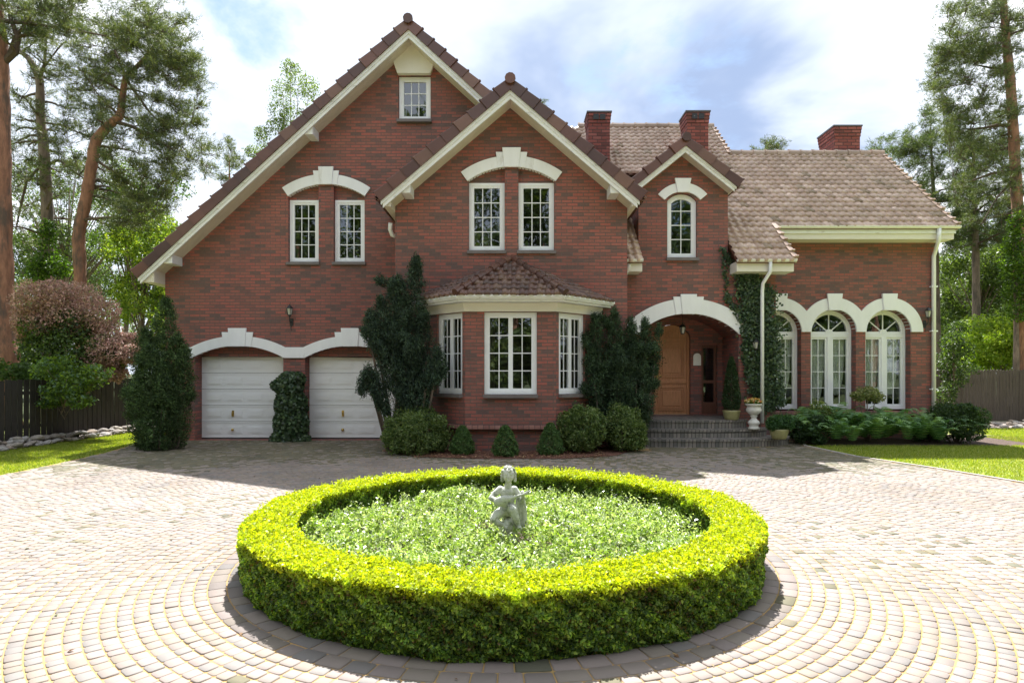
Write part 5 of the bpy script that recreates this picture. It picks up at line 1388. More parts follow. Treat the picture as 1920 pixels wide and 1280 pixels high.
p = P(1280,618,15.6); lantern('small iron lantern hanging under the porch arch before the oak door', (p.x,15.6,p.z-0.05), 1)
p = P(1418,650,14.8)
lantern('small iron wall lantern half hidden in the ivy beside the porch', (p.x,14.99,p.z))

# ------------------------------------------------------------------ curtains, room things seen through the glass
def lace_mat():
    m, nt, b, out = mat('lace'); N = nt.nodes; L = nt.links
    b.inputs['Base Color'].default_value = (0.88,0.90,0.86,1); b.inputs['Roughness'].default_value = 0.9
    tc = N.new('ShaderNodeTexCoord'); v = N.new('ShaderNodeTexVoronoi'); v.inputs['Scale'].default_value = 24
    L.new(tc.outputs['Object'], v.inputs['Vector'])
    r = N.new('ShaderNodeValToRGB'); r.color_ramp.elements[0].position = 0.25; r.color_ramp.elements[1].position = 0.55
    r.color_ramp.elements[0].color = (0.95,)*3+(1,); r.color_ramp.elements[1].color = (0.72,)*3+(1,)
    L.new(v.outputs['Distance'], r.inputs[0]); L.new(r.outputs[0], b.inputs['Alpha'])
    return m
lace = lace_mat()
def curtain(label, x0, x1, z0, z1, y, shape, group='lace curtains in the arched windows'):
    n, m_ = 44, 26; V = []
    for j in range(m_+1):
        t = j/m_; z = z1-(z1-z0)*t
        for i in range(n+1):
            u = i/n; e = shape(t); xx = x0+(x1-x0)*(e[0]+(e[1]-e[0])*u)
            V.append((xx, y+0.022*math.sin(u*34)+0.01*math.sin(u*71+t*3), z+0.02*math.sin(u*40)*t))
    Fc = [(j*(n+1)+i, (j+1)*(n+1)+i, (j+1)*(n+1)+i+1, j*(n+1)+i+1) for j in range(m_) for i in range(n)]
    o = np_mesh('lace_curtain', V, Fc, lace, None, None, True); tag(o, label, 'curtain', group)
for k, c in enumerate(dc):
    w1 = ('leftmost','middle','rightmost')[k]
    curtain('white lace curtain filling the left leaf of the %s arched window' % w1, c-0.48, c-0.05, 1.02, 2.60, 16.44, lambda t: (0, 1-0.25*t*t))
    curtain('white lace curtain tapering to a scalloped tip in the right leaf, %s arched window' % w1, c+0.05, c+0.48, 1.12, 2.60, 16.44, lambda t: (0.55*max(0,t-0.75)*2.2, 1-0.25*t*t-0.5*max(0,t-0.75)))
drape = simple('drape', (0.16,0.14,0.11), 0.9, 0.1, 5)
def drape_strip(label, T, x0, x1, z0, z1, y):
    n = 30; V = [tuple(T @ Vector((x0+(x1-x0)*i/n, y+0.03*math.sin(i*1.9), z))) for z in (z0,z1) for i in range(n+1)]
    Fc = [(i,i+1,n+2+i,n+1+i) for i in range(n)]; o = np_mesh('curtain', V, Fc, drape, None, None, True); tag(o, label, 'curtain', 'plain curtains in the bay window')
drape_strip('plain beige curtain hanging in the right side window of the bay', facet(b2,b3), 0.66, 0.90, 1.30, 2.9, 0.32)
drape_strip('plain beige curtain hanging in the left side window of the bay', facet(b0,b1), 0.58, 0.84, 1.30, 2.9, 0.32)
drape_strip('plain beige curtain at the left edge of the middle bay window', facet(b1,b2), 0.44, 0.62, 1.30, 2.9, 0.42)

# ------------------------------------------------------------------ planting before the right wing
FP = [[0.13,0.25,0.11],[0.18,0.32,0.14],[0.09,0.19,0.08],[0.24,0.38,0.17]]
def fern(loc, rz, sc_, label, n=19):
    root = empty('fern', loc, rz, label=label, cat='fern', group='ferns in front of the arched windows')
    V = []; Fc = []; C = []
    for k in range(n):
        a = 2*math.pi*k/n+rng.uniform(-0.2,0.2); L_ = sc_*rng.uniform(0.75,1.1); lean = rng.uniform(0.35,1.05); c = np.array(FP[rng.integers(4)])*rng.uniform(0.8,1.2)
        m_ = 17; pr = []
        for i in range(m_+1):
            t = i/m_; r = L_*lean*(t**1.1); z = L_*0.95*math.sin(t*2.1)*(1-0.35*lean)+0.03; pr.append(Vector((r*math.cos(a), r*math.sin(a), z)))
        s = Vector((-math.sin(a), math.cos(a), 0))
        for i in range(2, m_):
            t = i/m_; wd = 0.17*sc_*math.sin(math.pi*min(1,t*0.93+0.05))**0.7*(1.15-0.6*t); d_ = (pr[i+1]-pr[i-1]).normalized() if i < m_ else (pr[i]-pr[i-1]).normalized()
            for sg in (-1,1):
                tip = pr[i]+s*sg*wd+d_*wd*0.35-Vector((0,0,wd*0.2)); h_ = L_/m_*0.26; b_ = len(V)
                V += [tuple(pr[i]-d_*h_), tuple(pr[i]+s*sg*wd*0.5-d_*h_*0.7), tuple(tip), tuple(pr[i]+d_*h_)]; Fc.append((b_,b_+1,b_+2,b_+3)); C += [c*rng.uniform(0.85,1.15)]*4
    np_mesh('fronds', V, Fc, M['leaf'], root, np.array(C)); return root
fl_ = [(7.05,14.75,1.0),(7.6,14.55,0.85),(8.05,15.1,1.1),(8.6,14.65,0.95),(9.15,15.1,1.05),(9.7,14.7,0.9),(10.2,15.1,0.95),(10.65,14.75,0.85),(8.2,15.55,1.15),(9.6,15.6,1.1),(8.9,14.85,1.0),(7.3,15.3,1.0),(9.3,14.6,0.8),(10.0,14.55,0.8),(7.9,14.4,0.75),(8.4,14.9,1.05),(10.4,15.4,1.0),(7.0,14.5,0.7)]
for i,(x,y,s_) in enumerate(fl_):
    fern((x,y,0.01), rng.uniform(0,6), s_*0.92, 'green arching fern in the bed under the arched windows')
b = P(1530,HY,15.4); b.z = 0
bush('variegated_shrub', 'cream and green variegated shrub before the middle arched window', 'shrub', b, [((-0.15,0,0.62),(0.32,0.28,0.24),650),((0.25,0,0.66),(0.34,0.28,0.22),650),((0.05,0,0.85),(0.25,0.2,0.15),300),((-0.45,0,0.5),(0.22,0.2,0.2),250)], 0.065, [[0.30,0.36,0.14],[0.42,0.46,0.24],[0.16,0.24,0.08],[0.10,0.17,0.05]], shell=0.3)
b = P(1626,HY,15.3); b.z = 0
bush('umbrella_shrub', 'small flat-topped shrub on a bare stem between the middle and rightmost arched windows', 'shrub', b, [((0,0,1.16),(0.40,0.3,0.12),900),((-0.2,0,1.10),(0.22,0.2,0.12),350),((0.2,0,1.08),(0.22,0.2,0.12),350),((0.0,0,1.26),(0.26,0.2,0.10),300)], 0.06, [[0.26,0.28,0.13],[0.32,0.33,0.16],[0.14,0.19,0.07]], shell=0.3)
ball_bush('dark rounded shrub at the right end of the fern bed', 1735, 1850, 750, 826, 14.9, 6, [[0.045,0.085,0.035],[0.06,0.11,0.045],[0.035,0.065,0.03],[0.085,0.13,0.06]], n=7500, size=0.06)
ball_bush('low dark shrub beside the potted shrub, left of the ferns', 1478, 1560, 775, 832, 14.6, 5, [[0.04,0.08,0.03],[0.06,0.11,0.04],[0.03,0.06,0.03]], n=4500, size=0.06)
ball_bush('leafy shrub reaching above the ferns by the drainpipe', 1700, 1770, 775, 826, 15.2, 5, [[0.05,0.10,0.035],[0.07,0.13,0.05]], n=3000, size=0.06)

# ------------------------------------------------------------------ fences
def fence(label, A, B, bw, gap, h, m, style, y_h=None, jitter=0.01):
    A, B = Vector(A+(0,)), Vector(B+(0,)); T = facet(A, B); L_ = (B-A).length; n = int(L_/(bw+gap))
    root = empty('fence', A, math.atan2(B.y-A.y,B.x-A.x), label=label, cat='fence')
    for z in (h*0.28, h*0.80): MB().box(0,L_,0.035,0.075,z-0.04,z+0.04).build('rail', M[m], root)
    k = 0
    while k*2.4 < L_+0.1: MB().box(k*2.4-0.05,k*2.4+0.05,0.08,0.18,-0.05,h*0.97).build('post', M[m], root); k += 1
    for i in range(min(n, 100)):
        x = i*(bw+gap); hh = h+rng.normal(0,jitter)+(0 if y_h is None else y_h(x/L_)); mb = MB(); t = rng.normal(0,0.004)
        if style == 'point': pts = [(x,0.02),(x+bw,0.02),(x+bw+t,hh-bw*0.45),(x+bw/2+t,hh),(x+t,hh-bw*0.45)]
        else: pts = [(x,0.06),(x+bw,0.06),(x+bw+t,hh),(x+t,hh)]
        mb.prism(pts, -0.012+rng.normal(0,0.002), 0.012).build('board', M[m], root)
fence('black-stained upright board fence on the left behind the strip of stones', (-12.32,4.3), (-11.02,19.4), 0.135, 0.028, 1.52, 'fence_dark', 'flat')
fence('weathered brown pointed picket fence at the far right', (13.2,21.6), (24.5,21.3), 0.095, 0.014, 1.80, 'fence_grey', 'point')
fence('short stretch of weathered picket fence closing the gap beside the wing', (12.7,23.3), (13.15,21.65), 0.095, 0.014, 1.80, 'fence_grey', 'point')

# ------------------------------------------------------------------ stones along the fences
def stone_proto(k):
    bm = bmesh.new(); bmesh.ops.create_icosphere(bm, subdivisions=2, radius=1)
    off = rng.normal(size=(5,3))*1.8; ph = rng.uniform(0,6,5)
    for v in bm.verts:
        f = 1+0.09*sum(math.sin(Vector(off[i]).dot(v.co)+ph[i]) for i in range(5)); v.co *= f
        v.co.z *= 0.62
    me = bpy.data.meshes.new('stone'); bm.to_mesh(me); bm.free()
    at = me.color_attributes.new('col','FLOAT_COLOR','POINT'); c = [(0.36,0.32,0.28),(0.44,0.39,0.34),(0.27,0.24,0.22),(0.33,0.27,0.22),(0.40,0.38,0.36)][k]
    at.data.foreach_set('color', np.tile(list(c)+[1],len(me.vertices)).astype(np.float32)); me.materials.append(M['rock']); return me
sm = [stone_proto(k) for k in range(5)]
def stones(n, fx, label, group, s0, s1):
    for i in range(n):
        x, y, z = fx(i); o = bpy.data.objects.new('edging_stone', sm[int(rng.integers(5))]); col.objects.link(o); s = rng.uniform(s0,s1)
        o.scale = (s*rng.uniform(0.9,1.5),s*rng.uniform(0.8,1.2),s*rng.uniform(0.7,1.1)); o.location = (x,y,z+s*0.25); o.rotation_euler = (rng.uniform(-.3,.3),rng.uniform(-.3,.3),rng.uniform(0,6)); tag(o,label,'stone',group)
def lf(i):
    y = 11.4+7.7*(i/215)+rng.uniform(-0.1,0.1); r = i%3; xb = -11.70+0.087*(y-11.0)
    return (xb+0.16+r*0.17+rng.uniform(-0.05,0.05), y, 0.02+(0.09 if r == 1 else 0)+rng.uniform(0,0.04))
stones(215, lf, 'rounded fieldstone in the low row of stones along the black fence', 'stones along the black fence', 0.06, 0.125)
stones(75, lambda i: (13.2+i*0.09+rng.uniform(-.1,.1), 19.6+rng.uniform(-0.9,1.6), 0.02), 'pale stone in the gravel strip before the picket fence', 'stones before the picket fence', 0.05, 0.12)
# bark chips and fallen leaves
def litter():
    n = 900; x = rng.uniform(-1.9,1.9,n); y = 12.1+rng.uniform(0,1,n)**1.5*1.2
    o = leaf_mesh('litter', np.stack([x,y,np.full(n,0.045)+rng.uniform(0,0.02,n)],1), 0.05, [[0.30,0.16,0.09],[0.22,0.11,0.07],[0.40,0.27,0.15],[0.12,0.07,0.05]], M['petal'], None, 0.6, np.tile([0,0,1.],(n,1)), 0.7)
    tag(o, 'bark chips and dry leaves under the bay window', 'litter', kind='stuff')
litter()
def dry_leaves():
    n = 420; x = rng.uniform(-7.5,7.5,n); y = rng.uniform(3.2,14,n); ok = np.hypot(x-CX,y-CY) > RO+0.05; x, y = x[ok], y[ok]
    o = leaf_mesh('litter', np.stack([x,y,np.full(len(x),0.028)],1), 0.034, [[0.20,0.11,0.05],[0.14,0.08,0.04],[0.26,0.18,0.07],[0.10,0.12,0.04]], M['petal'], None, 0.55, np.tile([0,0,1.],(len(x),1)), 0.75)
    tag(o, 'few dry leaves and needles scattered over the paving', 'litter', kind='stuff')
dry_leaves()
# ------------------------------------------------------------------ trees
NG = [[0.080,0.110,0.048],[0.108,0.140,0.055],[0.058,0.082,0.040],[0.145,0.175,0.066],[0.19,0.21,0.08]]
def needle_tufts(name, pos, dirs, pal, parent, ln=0.13, w_=0.016, k=7):
    n = len(pos); pos = np.repeat(pos,k,0); dd = np.repeat(dirs,k,0)+rng.normal(0,0.62,(n*k,3)); dd /= np.linalg.norm(dd,axis=1,keepdims=True)
    s = np.cross(dd, rand_unit(n*k)); s /= np.linalg.norm(s,axis=1,keepdims=True); L_ = ln*rng.uniform(0.6,1.25,(n*k,1))
    st = pos+rng.normal(0,ln*0.22,(n*k,3))
    V = np.stack([st-s*w_/2, st+s*w_/2, st+dd*L_],1).reshape(-1,3); i = np.arange(n*k)*3
    pal = np.array(pal); c = np.repeat(pal[rng.integers(0,len(pal),n)]*rng.uniform(0.75,1.25,(n,1)),k,0); C = np.repeat(c,3,0)
    return np_mesh(name, V, np.stack([i,i+1,i+2],1), M['needle'], parent, C)
def pine(label, d, trunk, pads, bark='bark_pine', pal=NG, limbs=(), ln=0.13, twn=9, tuf=7, depth=1.4, bare=0, w_=0.016):
    """trunk [(px,py,radius)], pads [(px,py,rx,ry,dens)] foliage masses hung on branches; pixels at distance d"""
    b = P(trunk[0][0],trunk[0][1],d); b.z = 0
    root = empty('pine_tree', b, label=label, cat='tree')
    rl = lambda px,py,dy=0.0: P(px,py,d+dy)-b
    tp = [(rl(x,y),r) for x,y,r in trunk]; tp[0] = (Vector((tp[0][0].x,0,-0.1)),tp[0][1])
    # smooth the trunk
    pts = [p for p,_ in tp]; rad = [r for _,r in tp]; P2=[]; R2=[]
    for i in range(len(pts)-1):
        p0, p1, p2, p3 = pts[max(i-1,0)], pts[i], pts[i+1], pts[min(i+2,len(pts)-1)]
        for j in range(5):
            t = j/5; P2.append(0.5*((2*p1)+(p2-p0)*t+(2*p0-5*p1+4*p2-p3)*t*t+(3*p1-p0-3*p2+p3)*t**3)); R2.append(rad[i]+(rad[i+1]-rad[i])*t)
    P2.append(pts[-1]); R2.append(rad[-1])
    R2 = [r*0.9*(1+0.06*math.sin(i*2.3)) for i,r in enumerate(R2)]
    MB().tube(P2, R2, 12).build('trunk', M[bark], root, smooth=True)
    br = MB(); TP, TD = [], []
    def curve(a, c, sag, n=7):
        m_ = (a+c)/2+Vector((rng.normal(0,0.08),rng.normal(0,0.08),sag))*1.0
        return [a*(1-t)**2+m_*2*t*(1-t)+c*t*t+Vector(rng.normal(0,0.012,3)) for t in [i/n for i in range(n+1)]]
    for L_ in limbs:                                    # visible limbs given in pixels
        q = [rl(x,y) for x,y,r in L_]; br.tube(q, [r for x,y,r in L_], 7)
    att = [(p_, r_) for p_, r_ in zip(P2, R2) if p_.z > 1.5]
    for L_ in limbs:
        q = [(rl(x,y), r) for x,y,r in L_]; att += q[1:]
    pads = list(pads); rng.shuffle(pads) if False else None
    order = sorted(range(len(pads)), key=lambda i: (i % 6 != 0))
    for i_ in order:
        px, py, rx, ry, dens = pads[i_]
        c0 = rl(px,py,rng.uniform(-depth,depth)); sx, sz = rx*d/F, ry*d/F
        k = min(range(len(att)), key=lambda i: (att[i][0]-c0).length+max(0,att[i][0].z-c0.z)*0.8)
        a0, ra_ = att[k]
        r0 = max(0.008, min(ra_*0.5, 0.055)); cv = curve(a0, c0, 0.10*(c0-a0).length)
        br.tube(cv, [r0*(1-0.7*i/7) for i in range(8)], 5, cap=False)
        if i_ % 6 == 0: att += [(cv[i], r0*(1-0.7*i/7)) for i in (2,3,4,5,6,7)]
        nt = max(2,int(twn*dens*1.0))
        for j in range(nt):
            u = rand_unit(1)[0]; q = rng.uniform(0.5,1.15)
            e = c0+Vector((u[0]*sx*q, u[1]*min(sx,0.8)*q, u[2]*sz*q)); s0 = cv[int(rng.integers(4,8))]
            tw = curve(s0, e, 0.05, 3); br.tube(tw, [0.010,0.008,0.006,0.003], 3, cap=False)
            if bare and rng.random() < bare: continue
            dr = (e-s0); L2 = dr.length; dr = dr/max(L2,1e-3)
            for t in np.linspace(0.35,1.0,max(2,int(L2*7))):
                pc = s0+(e-s0)*t
                for _ in range(3):
                    o_ = Vector(rng.normal(0,0.075,3)); TP.append(pc+o_+Vector((0,0,0.04))); TD.append((dr*0.6+o_*5+Vector((0,0,0.5))).normalized())
    br.build('branches', M['twig'], root)
    needle_tufts('crown', np.array(TP), np.array(TD), pal, root, ln, w_, tuf)
    return root
def padgrid(x0,x1,y0,y1,n,rx,ry,dens=1.0,mask=None):
    out = []; t = 0
    while len(out) < n and t < 4000:
        t += 1; x, y = rng.uniform(x0,x1), rng.uniform(y0,y1)
        if mask is None or mask(x,y): out.append((x,y,rx*rng.uniform(0.7,1.3),ry*rng.uniform(0.7,1.3),dens))
    return out
# left: thick trunk at the frame edge
pine('thick reddish pine trunk at the left edge of the picture behind the black fence', 18.5, [(0,760,0.60),(0,690,0.54),(-2,560,0.42),(-1,380,0.33),(-1,200,0.29),(-3,80,0.25),(-14,-60,0.16),(-20,-250,0.06)],
     padgrid(-80,170,-60,70,46,30,13,0.8)+padgrid(20,190,15,75,22,26,8,0.8)+padgrid(-60,60,-260,-60,12,60,30), limbs=[[(4,120,0.10),(28,98,0.10),(34,70,0.08),(18,30,0.05)],[(10,40,0.07),(60,45,0.05),(130,55,0.035),(200,68,0.02)],[(14,110,0.05),(28,70,0.05),(60,30,0.03)]], depth=1.0)
mk = lambda x,y: (x < 395-0.0*y) and not (y > 160 and x > 330+(y-160)*0.4) and y < 330 and (x-60)*0.9 > -40
pine('slender grey-barked pine with a forked crooked top, second trunk from the left', 21.5, [(92,760,0.26),(90,480,0.20),(88,380,0.20),(82,280,0.18),(76,220,0.15),(74,150,0.14),(60,118,0.10),(42,100,0.08)],
     padgrid(20,240,60,230,52,22,10,0.65)+padgrid(95,210,220,420,34,22,10,0.6)+padgrid(40,330,-10,120,56,26,12,0.75)+padgrid(10,90,240,460,24,18,9,0.5)+padgrid(100,200,120,330,30,24,10,0.7)+padgrid(-5,140,130,430,44,22,9,0.6), bark='bark_grey',
     limbs=[[(74,150,0.10),(62,125,0.09),(50,105,0.08),(38,98,0.07),(22,100,0.05)],[(74,150,0.06),(84,120,0.055),(86,70,0.04),(92,40,0.02)],[(88,310,0.05),(110,300,0.04),(150,330,0.025),(200,360,0.015)],[(82,305,0.05),(50,340,0.045),(38,390,0.035),(30,430,0.02)],[(80,230,0.04),(115,235,0.03),(150,250,0.02)],[(80,130,0.03),(110,90,0.025),(120,80,0.02)]], bare=0.25)
mk2 = lambda x,y: x < 385+0.05*y and not (x > 345 and y > 215 and y < 270)
pine('S-curved orange-red pine with a wide drooping crown, third trunk from the left', 20.0, [(158,760,0.22),(150,510,0.20),(148,440,0.20),(160,380,0.19),(172,310,0.18),(180,265,0.17),(205,235,0.15),(225,215,0.13),(230,180,0.11),(237,145,0.09),(262,120,0.07),(290,85,0.04)],
     padgrid(200,368,35,130,60,20,10,0.8)+padgrid(245,378,110,235,64,20,9,0.85)+padgrid(140,260,50,170,34,22,10,0.65)+padgrid(250,405,230,335,50,20,9,0.75)+padgrid(190,320,270,430,62,22,12,0.75)+padgrid(180,270,170,300,24,20,9,0.6)+[(285,25,22,10,1),(270,20,18,8,1),(345,40,20,9,1),(370,145,20,10,1),(375,195,18,9,1),(400,320,25,10,1),(370,300,30,12,1)],
     limbs=[[(215,228,0.07),(250,238,0.05),(290,260,0.035),(330,285,0.02)],[(237,150,0.05),(280,210,0.035),(320,250,0.02)],[(180,300,0.05),(210,320,0.04),(260,355,0.02)],[(222,215,0.05),(195,190,0.03),(185,180,0.03),(190,210,0.02)],[(237,145,0.05),(225,120,0.04),(215,95,0.03)]])
# right: tall pine with ivied foot
pine('tall straight orange pine with an ivy-covered foot at the right edge', 22.0, [(1914,760,0.22),(1912,520,0.21),(1908,400,0.20),(1900,250,0.185),(1894,150,0.17),(1886,70,0.14),(1880,-20,0.12),(1870,-200,0.05)],
     padgrid(1770,1930,0,120,66,22,10,0.85)+padgrid(1750,1890,90,200,52,20,9,0.8)+padgrid(1760,1910,185,275,46,20,9,0.8)+padgrid(1790,1935,255,420,58,20,10,0.75)+padgrid(1790,1990,-180,0,18,44,24,1.0)+[(1760,95,20,9,1),(1755,125,16,8,1),(1752,165,18,8,1),(1790,12,20,10,1)],
     limbs=[[(1900,235,0.06),(1870,235,0.06),(1845,240,0.04),(1818,243,0.035)],[(1905,320,0.05),(1860,325,0.045),(1820,340,0.03),(1790,345,0.02)],[(1897,128,0.05),(1860,128,0.04),(1830,122,0.02)],[(1905,330,0.04),(1870,370,0.03),(1840,420,0.015)]], pal=[[0.095,0.125,0.048],[0.125,0.155,0.058],[0.065,0.092,0.038],[0.165,0.19,0.072]])
pine('smaller pale-green pine leaning over the right end of the roof', 27.0, [(1760,720,0.16),(1755,520,0.14),(1752,400,0.11),(1748,320,0.07),(1745,260,0.03),(1744,225,0.01)],
     padgrid(1680,1830,240,450,120,20,10,0.95)+padgrid(1725,1780,195,260,16,14,7,0.8)+padgrid(1630,1730,262,310,26,16,7,0.7), pal=[[0.09,0.135,0.05],[0.12,0.165,0.058],[0.065,0.10,0.038],[0.16,0.20,0.07]], bark='bark_grey')

BG = [[0.14,0.22,0.04],[0.20,0.29,0.045],[0.09,0.16,0.032],[0.27,0.36,0.055],[0.36,0.42,0.07]]
def leafy(name, label, d, base_px, clumps, pal=BG, size=0.11, n=900, group=None, trunk_r=0.12, depth=1.2, m='leaf', bark='bark_grey', foot=(0,0)):
    b = P(base_px, HY, d); b.z = 0
    root = empty(name, b, label=label, cat='tree' if 'tree' in name or 'birch' in name else 'shrub', group=group)
    P_, N_ = [], []; mb = MB(); cs_ = []
    for px, py, rx, ry, dens in clumps:
        c = P(px,py,d+rng.uniform(-depth,depth))-b; r = (rx*d/F, max(0.4,(rx+ry)/2*d/F*0.9), ry*d/F); cs_.append(c)
        p, u = ell_pts(tuple(c), r, int(n*dens), 0.25, 0.22, 0.03); P_.append(p); N_.append(u+np.array([0,0,0.4]))
    p = np.vstack(P_); nn = np.vstack(N_); nn /= np.linalg.norm(nn,axis=1,keepdims=True)
    leaf_mesh('crown', p, size, pal, M[m], root, 0.6, nn, 0.3, var=0.25)
    top = max(c.z for c in cs_); mx_ = sum((c for c in cs_), Vector())/len(cs_)
    mb.tube([(foot[0],foot[1],-0.1),(mx_.x*0.2+foot[0]*0.8,foot[1]*0.8,top*0.25),(mx_.x*0.6,mx_.y*0.5,top*0.55),(mx_.x,mx_.y,top*0.85)], [trunk_r,trunk_r*0.85,trunk_r*0.55,trunk_r*0.2], 8)
    for c in cs_:
        z = c.z*0.6; t = z/max(top,0.1); s0 = Vector((mx_.x*min(1,t*0.9),mx_.y*min(1,t*0.8),z)); mb.tube([s0,(s0+c)/2+Vector((0,0,0.1)),c],[trunk_r*0.3,trunk_r*0.2,0.01],5)
    mb.build('trunk', M[bark], root, smooth=True); return root
def grid_cl(x0,x1,y0,y1,n,rx,ry,dens=1.0,mask=None):
    return [(a,b,c,d_,e) for a,b,c,d_,e in padgrid(x0,x1,y0,y1,n,rx,ry,dens,mask)]
# birch above the left roof slope
leafy('birch_tree', 'light green birch top showing above the left roof slope', 30.0, 560, [(545,130,20,18,1),(560,160,34,24,1),(530,170,26,24,1),(580,170,20,26,1),(525,205,24,26,1),(550,215,28,22,1),(560,250,34,26,1),(520,235,20,18,1),(490,250,16,14,0.8),(500,285,30,20,1),(470,285,14,12,0.6),(545,300,40,30,1)],
      pal=[[0.13,0.19,0.045],[0.18,0.24,0.055],[0.09,0.14,0.035]], size=0.085, n=620, bark='bark_grey')
pine('small dark spruce tip between the left pines and the birch, just above the roof edge', 28, [(432,600,0.12),(431,400,0.07),(430,320,0.03),(430,292,0.008)], padgrid(412,448,268,340,12,14,8,0.8)+[(430,270,6,6,0.8),(429,262,4,5,0.8),(431,280,9,6,0.8)], ln=0.12)
for (x,l) in ((1452,'dark conifer tip showing above the wing roof, left of the right-hand chimney'),(1422,'very small conifer tip above the wing roof beside the valley')):
    pine(l, 34, [(x,600,0.12),(x,400,0.05),(x,300,0.02),(x,284,0.008)], padgrid(x-24,x+24,264,300,16,11,7,0.9)+[(x,262,5,5,0.8)] if x == 1452 else padgrid(x-12,x+10,272,300,5,9,7,0.8), ln=0.13)
pine('tiny conifer tip behind the middle gable', 32, [(1018,500,0.1),(1018,300,0.03),(1018,205,0.008)], [(1018,192,6,6,0.7),(1018,205,8,6,0.7)], ln=0.1)
pine('dense green pine standing between the leaning pine and the tall orange pine', 26.0, [(1832,720,0.18),(1830,520,0.16),(1828,400,0.12),(1826,300,0.07),(1826,240,0.02)], padgrid(1770,1900,240,470,110,22,11,0.95), bark='bark_grey', pal=[[0.08,0.115,0.045],[0.11,0.145,0.052],[0.055,0.085,0.035]])
# behind the left fence
leafy('young_tree', 'bright green deciduous tree glowing in the sun beside the left eave', 22.0, 265, grid_cl(215,330,400,600,24,30,26,1.0), size=0.10, n=650)
leafy('young_tree', 'mid-green deciduous tree under the drooping pine crown', 25.0, 225, grid_cl(180,330,330,470,18,34,26,0.8), pal=[[0.07,0.12,0.03],[0.10,0.16,0.035],[0.05,0.09,0.025]], size=0.11, n=520)
leafy('ivy_clump', 'dense green ivy wrapping the foot of the slender grey pine', 20.8, 88, [(88,460,14,40,1),(90,505,34,30,1.6),(70,505,22,26,1),(112,500,22,22,1),(92,430,10,22,0.6)], pal=[[0.07,0.14,0.02],[0.11,0.20,0.025],[0.04,0.08,0.02]], size=0.09, n=620, depth=0.3)
SM = [[0.56,0.33,0.28],[0.64,0.41,0.35],[0.44,0.25,0.21],[0.30,0.24,0.14],[0.50,0.36,0.27]]
def smoke_bush():
    d = 16.4; b = P(130,HY,d); b.z = 0
    root = empty('smoke_bush', b, label='large round smoke bush with dusky pink plumes leaning over the black fence', cat='shrub')
    def cl(defs, n):
        P_, N_ = [], []
        for px, py, rx, ry in defs:
            c = P(px,py,d+rng.uniform(-0.4,0.4))-b; p, u = ell_pts(tuple(c),(rx*d/F,rx*d/F,ry*d/F),n,0.35,0.2,0.2); P_.append(p); N_.append(u)
        return np.vstack(P_), np.vstack(N_)
    outer = [(60,560,34,32),(100,550,38,30),(150,560,42,34),(190,590,36,34),(205,640,30,34),(185,690,30,26),(50,610,26,34),(120,590,44,34),(160,620,40,34),(90,600,40,34),(235,640,24,22),(215,700,22,18),(245,665,18,20),(200,660,34,30)]
    p, u = cl(outer, 1900); leaf_mesh('plumes', p, 0.07, SM, M['petal'], root, 0.45, u, 0.2, var=0.3, dirs=u, dir_w=0.6)
    inner = [(80,650,44,40),(130,660,52,42),(110,700,54,34),(150,700,50,34),(180,660,40,34),(60,700,34,30),(90,620,44,34),(140,610,44,34),(210,670,26,26)]
    p, u = cl(inner, 1500); leaf_mesh('leaves', p, 0.08, [[0.055,0.095,0.03],[0.08,0.13,0.035],[0.04,0.065,0.03],[0.13,0.19,0.05]], M['leaf'], root, 0.6, u, 0.3)
    stems(root, [[((0,0,-0.05),0.06),((x*0.5,0,1.2),0.05),((x,0.1,2.6),0.02)] for x in (-0.9,-0.3,0.4,1.0)])
smoke_bush()
leafy('overhanging_shrub', 'bright green leafy shrub spilling over the top of the black fence', 14.9, 120, [(105,735,30,20,1),(140,720,34,26,1),(175,700,28,20,0.9),(120,690,40,30,1),(150,750,24,16,0.7),(95,755,20,12,0.6),(85,690,24,24,0.6)], pal=[[0.12,0.20,0.035],[0.17,0.26,0.04],[0.08,0.14,0.03],[0.12,0.20,0.12]], size=0.085, n=560, depth=0.25, trunk_r=0.03, foot=(-1.2,1.4))
leafy('young_tree', 'dark shrub at the foot of the thick left pine', 15.6, 40, [(20,700,34,22,1),(60,715,30,18,1),(-20,690,30,24,1),(40,690,24,14,0.5)], pal=[[0.06,0.11,0.03],[0.09,0.15,0.05]], size=0.09, n=450, depth=0.2, trunk_r=0.05)
leafy('young_tree', 'pale thin young trees seen between the left pine trunks', 29.0, 120, grid_cl(-10,260,290,540,84,28,18,0.6), pal=[[0.10,0.15,0.05],[0.13,0.18,0.055],[0.07,0.11,0.04]], size=0.10, n=420)
# right side beyond the fence
leafy('sunlit_shrub', 'bright yellow-green shrubs sunlit above the picket fence at far right', 24.0, 1870, grid_cl(1800,1950,610,690,16,36,24,1.0)+grid_cl(1860,1960,580,640,6,30,20,1.0), pal=[[0.30,0.41,0.055],[0.38,0.47,0.07],[0.20,0.30,0.04]], size=0.11, n=800, trunk_r=0.05)
leafy('young_tree', 'shaded leafy shrub between the wing corner and the picket fence', 20.5, 1785, [(1785,640,22,22,1),(1775,680,20,24,1),(1800,660,26,24,1),(1790,710,24,20,1),(1775,735,18,20,1),(1810,690,20,14,0.7),(1795,615,20,14,0.7)], pal=[[0.06,0.10,0.03],[0.09,0.14,0.04],[0.04,0.07,0.025]], size=0.08, n=620, depth=0.5, trunk_r=0.05)
leafy('deciduous_tree', 'mid-green deciduous tree in the middle distance right of the wing', 30.0, 1830, grid_cl(1765,1900,430,650,40,30,22,0.9), pal=[[0.10,0.15,0.045],[0.14,0.19,0.055],[0.07,0.11,0.035]], size=0.13, n=520)
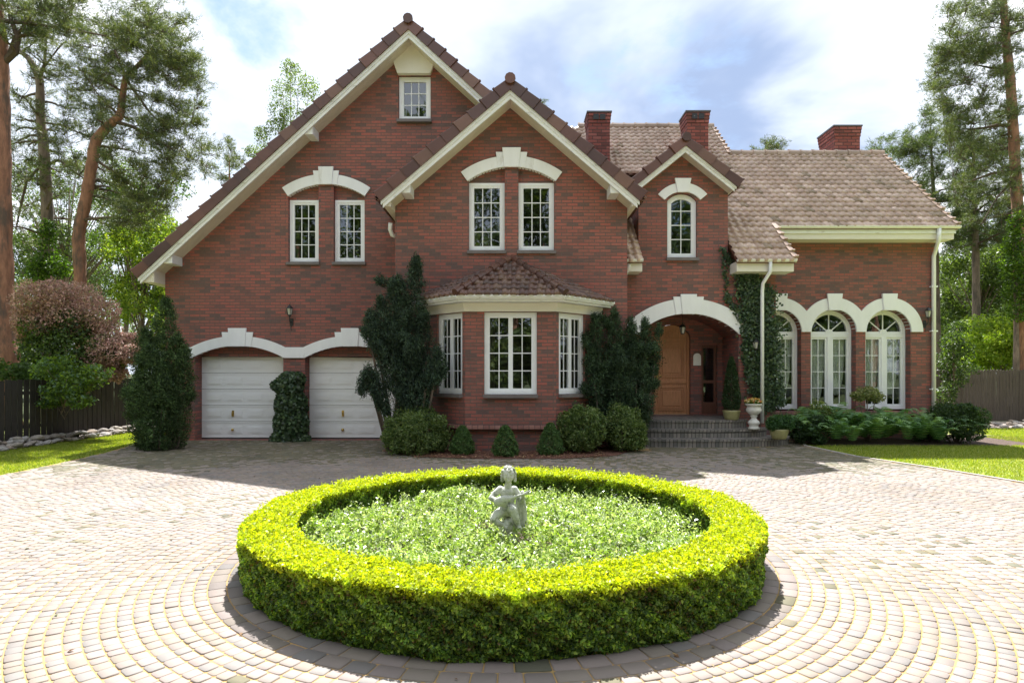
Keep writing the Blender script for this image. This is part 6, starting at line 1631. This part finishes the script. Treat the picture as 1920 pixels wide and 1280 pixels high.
for (x,dd,l) in ((1815,33,'thin straight pine trunk standing in the wood right of the wing'),(1845,36,'second thin pine trunk farther back in the wood right of the wing')):
    pine(l, dd, [(x,720,0.14),(x-2,600,0.13),(x,480,0.11),(x+2,420,0.05),(x,380,0.02)], padgrid(x-50,x+50,400,600,20,26,12,0.8), pal=[[0.11,0.14,0.06],[0.14,0.17,0.07],[0.08,0.11,0.05]], ln=0.16, bark='bark_grey', w_=0.03)
leafy('ivy_clump', 'bright ivy climbing the lower trunk of the tall right-hand pine', 21.6, 1905, [(1905,420,12,26,0.8),(1900,460,18,28,1.2),(1898,500,24,28,1.4),(1905,540,24,28,1.4),(1910,580,24,26,1.2),(1918,500,26,60,1.2)], pal=[[0.09,0.16,0.02],[0.14,0.23,0.025],[0.05,0.10,0.02]], size=0.10, n=620, depth=0.25)

# the wood all round, far off
def wood(label, spec, n, size, pal, kindname='treeline'):
    P_ = []; tr = MB()
    for (x,y,h,r) in spec:
        for k in range(5):
            z = h*(0.35+0.16*k); rr = r*(1-0.13*k); p, u = ell_pts((x+rng.normal(0,r*0.35),y+rng.normal(0,r*0.35),z),(rr,rr,h*0.17),n,0.3,0.25,0.1); P_.append(p)
    p = np.vstack(P_); o = leaf_mesh(kindname, p, size, pal, M['leaf'], None, 0.6, var=0.3)
    tag(o, label, 'wood', kind='stuff'); return o
WP = [[0.085,0.13,0.045],[0.115,0.165,0.055],[0.06,0.095,0.036],[0.16,0.21,0.06]]
sp_ = [(x, 34+rng.uniform(0,12), rng.uniform(7,11), rng.uniform(2.2,3.4)) for x in np.arange(-60,-6,2.2)]
sp_ += [(x, 40+rng.uniform(0,12), rng.uniform(6,9), rng.uniform(2.2,3.4)) for x in np.arange(15,70,2.2)]
wood('far wood of mixed trees closing the view on both sides behind the house', sp_, 1500, 0.22, WP)
side_ = [(x+rng.uniform(-3,3), y, rng.uniform(10,15), rng.uniform(2.4,3.6)) for x in (-31,31) for y in np.arange(-8,27,2.8)]
sp_ = side_+[(x, -14-rng.uniform(0,8), rng.uniform(13,20), rng.uniform(2.4,3.6)) for x in np.arange(-36,38,2.6)]
wood('wood across the drive, mirrored in the window panes', sp_+[(x+rng.uniform(-1,1), -13-rng.uniform(0,5), rng.uniform(3.2,4.6), rng.uniform(1.6,2.4)) for x in np.arange(-26,27,2.2)], 800, 0.34, WP)
tk = MB()
for x in np.arange(-30,32,2.7):
    xx, yy = x+rng.uniform(-1,1), -12-rng.uniform(0,6); tk.tube([(xx,yy,-0.1),(xx+rng.normal(0,.3),yy,5),(xx+rng.normal(0,.5),yy,11)],[0.25,0.2,0.08],7)
o = tk.build('treeline', M['bark_pine']); tag(o, 'bare pine trunks across the drive, mirrored in the window panes', 'wood', kind='stuff')
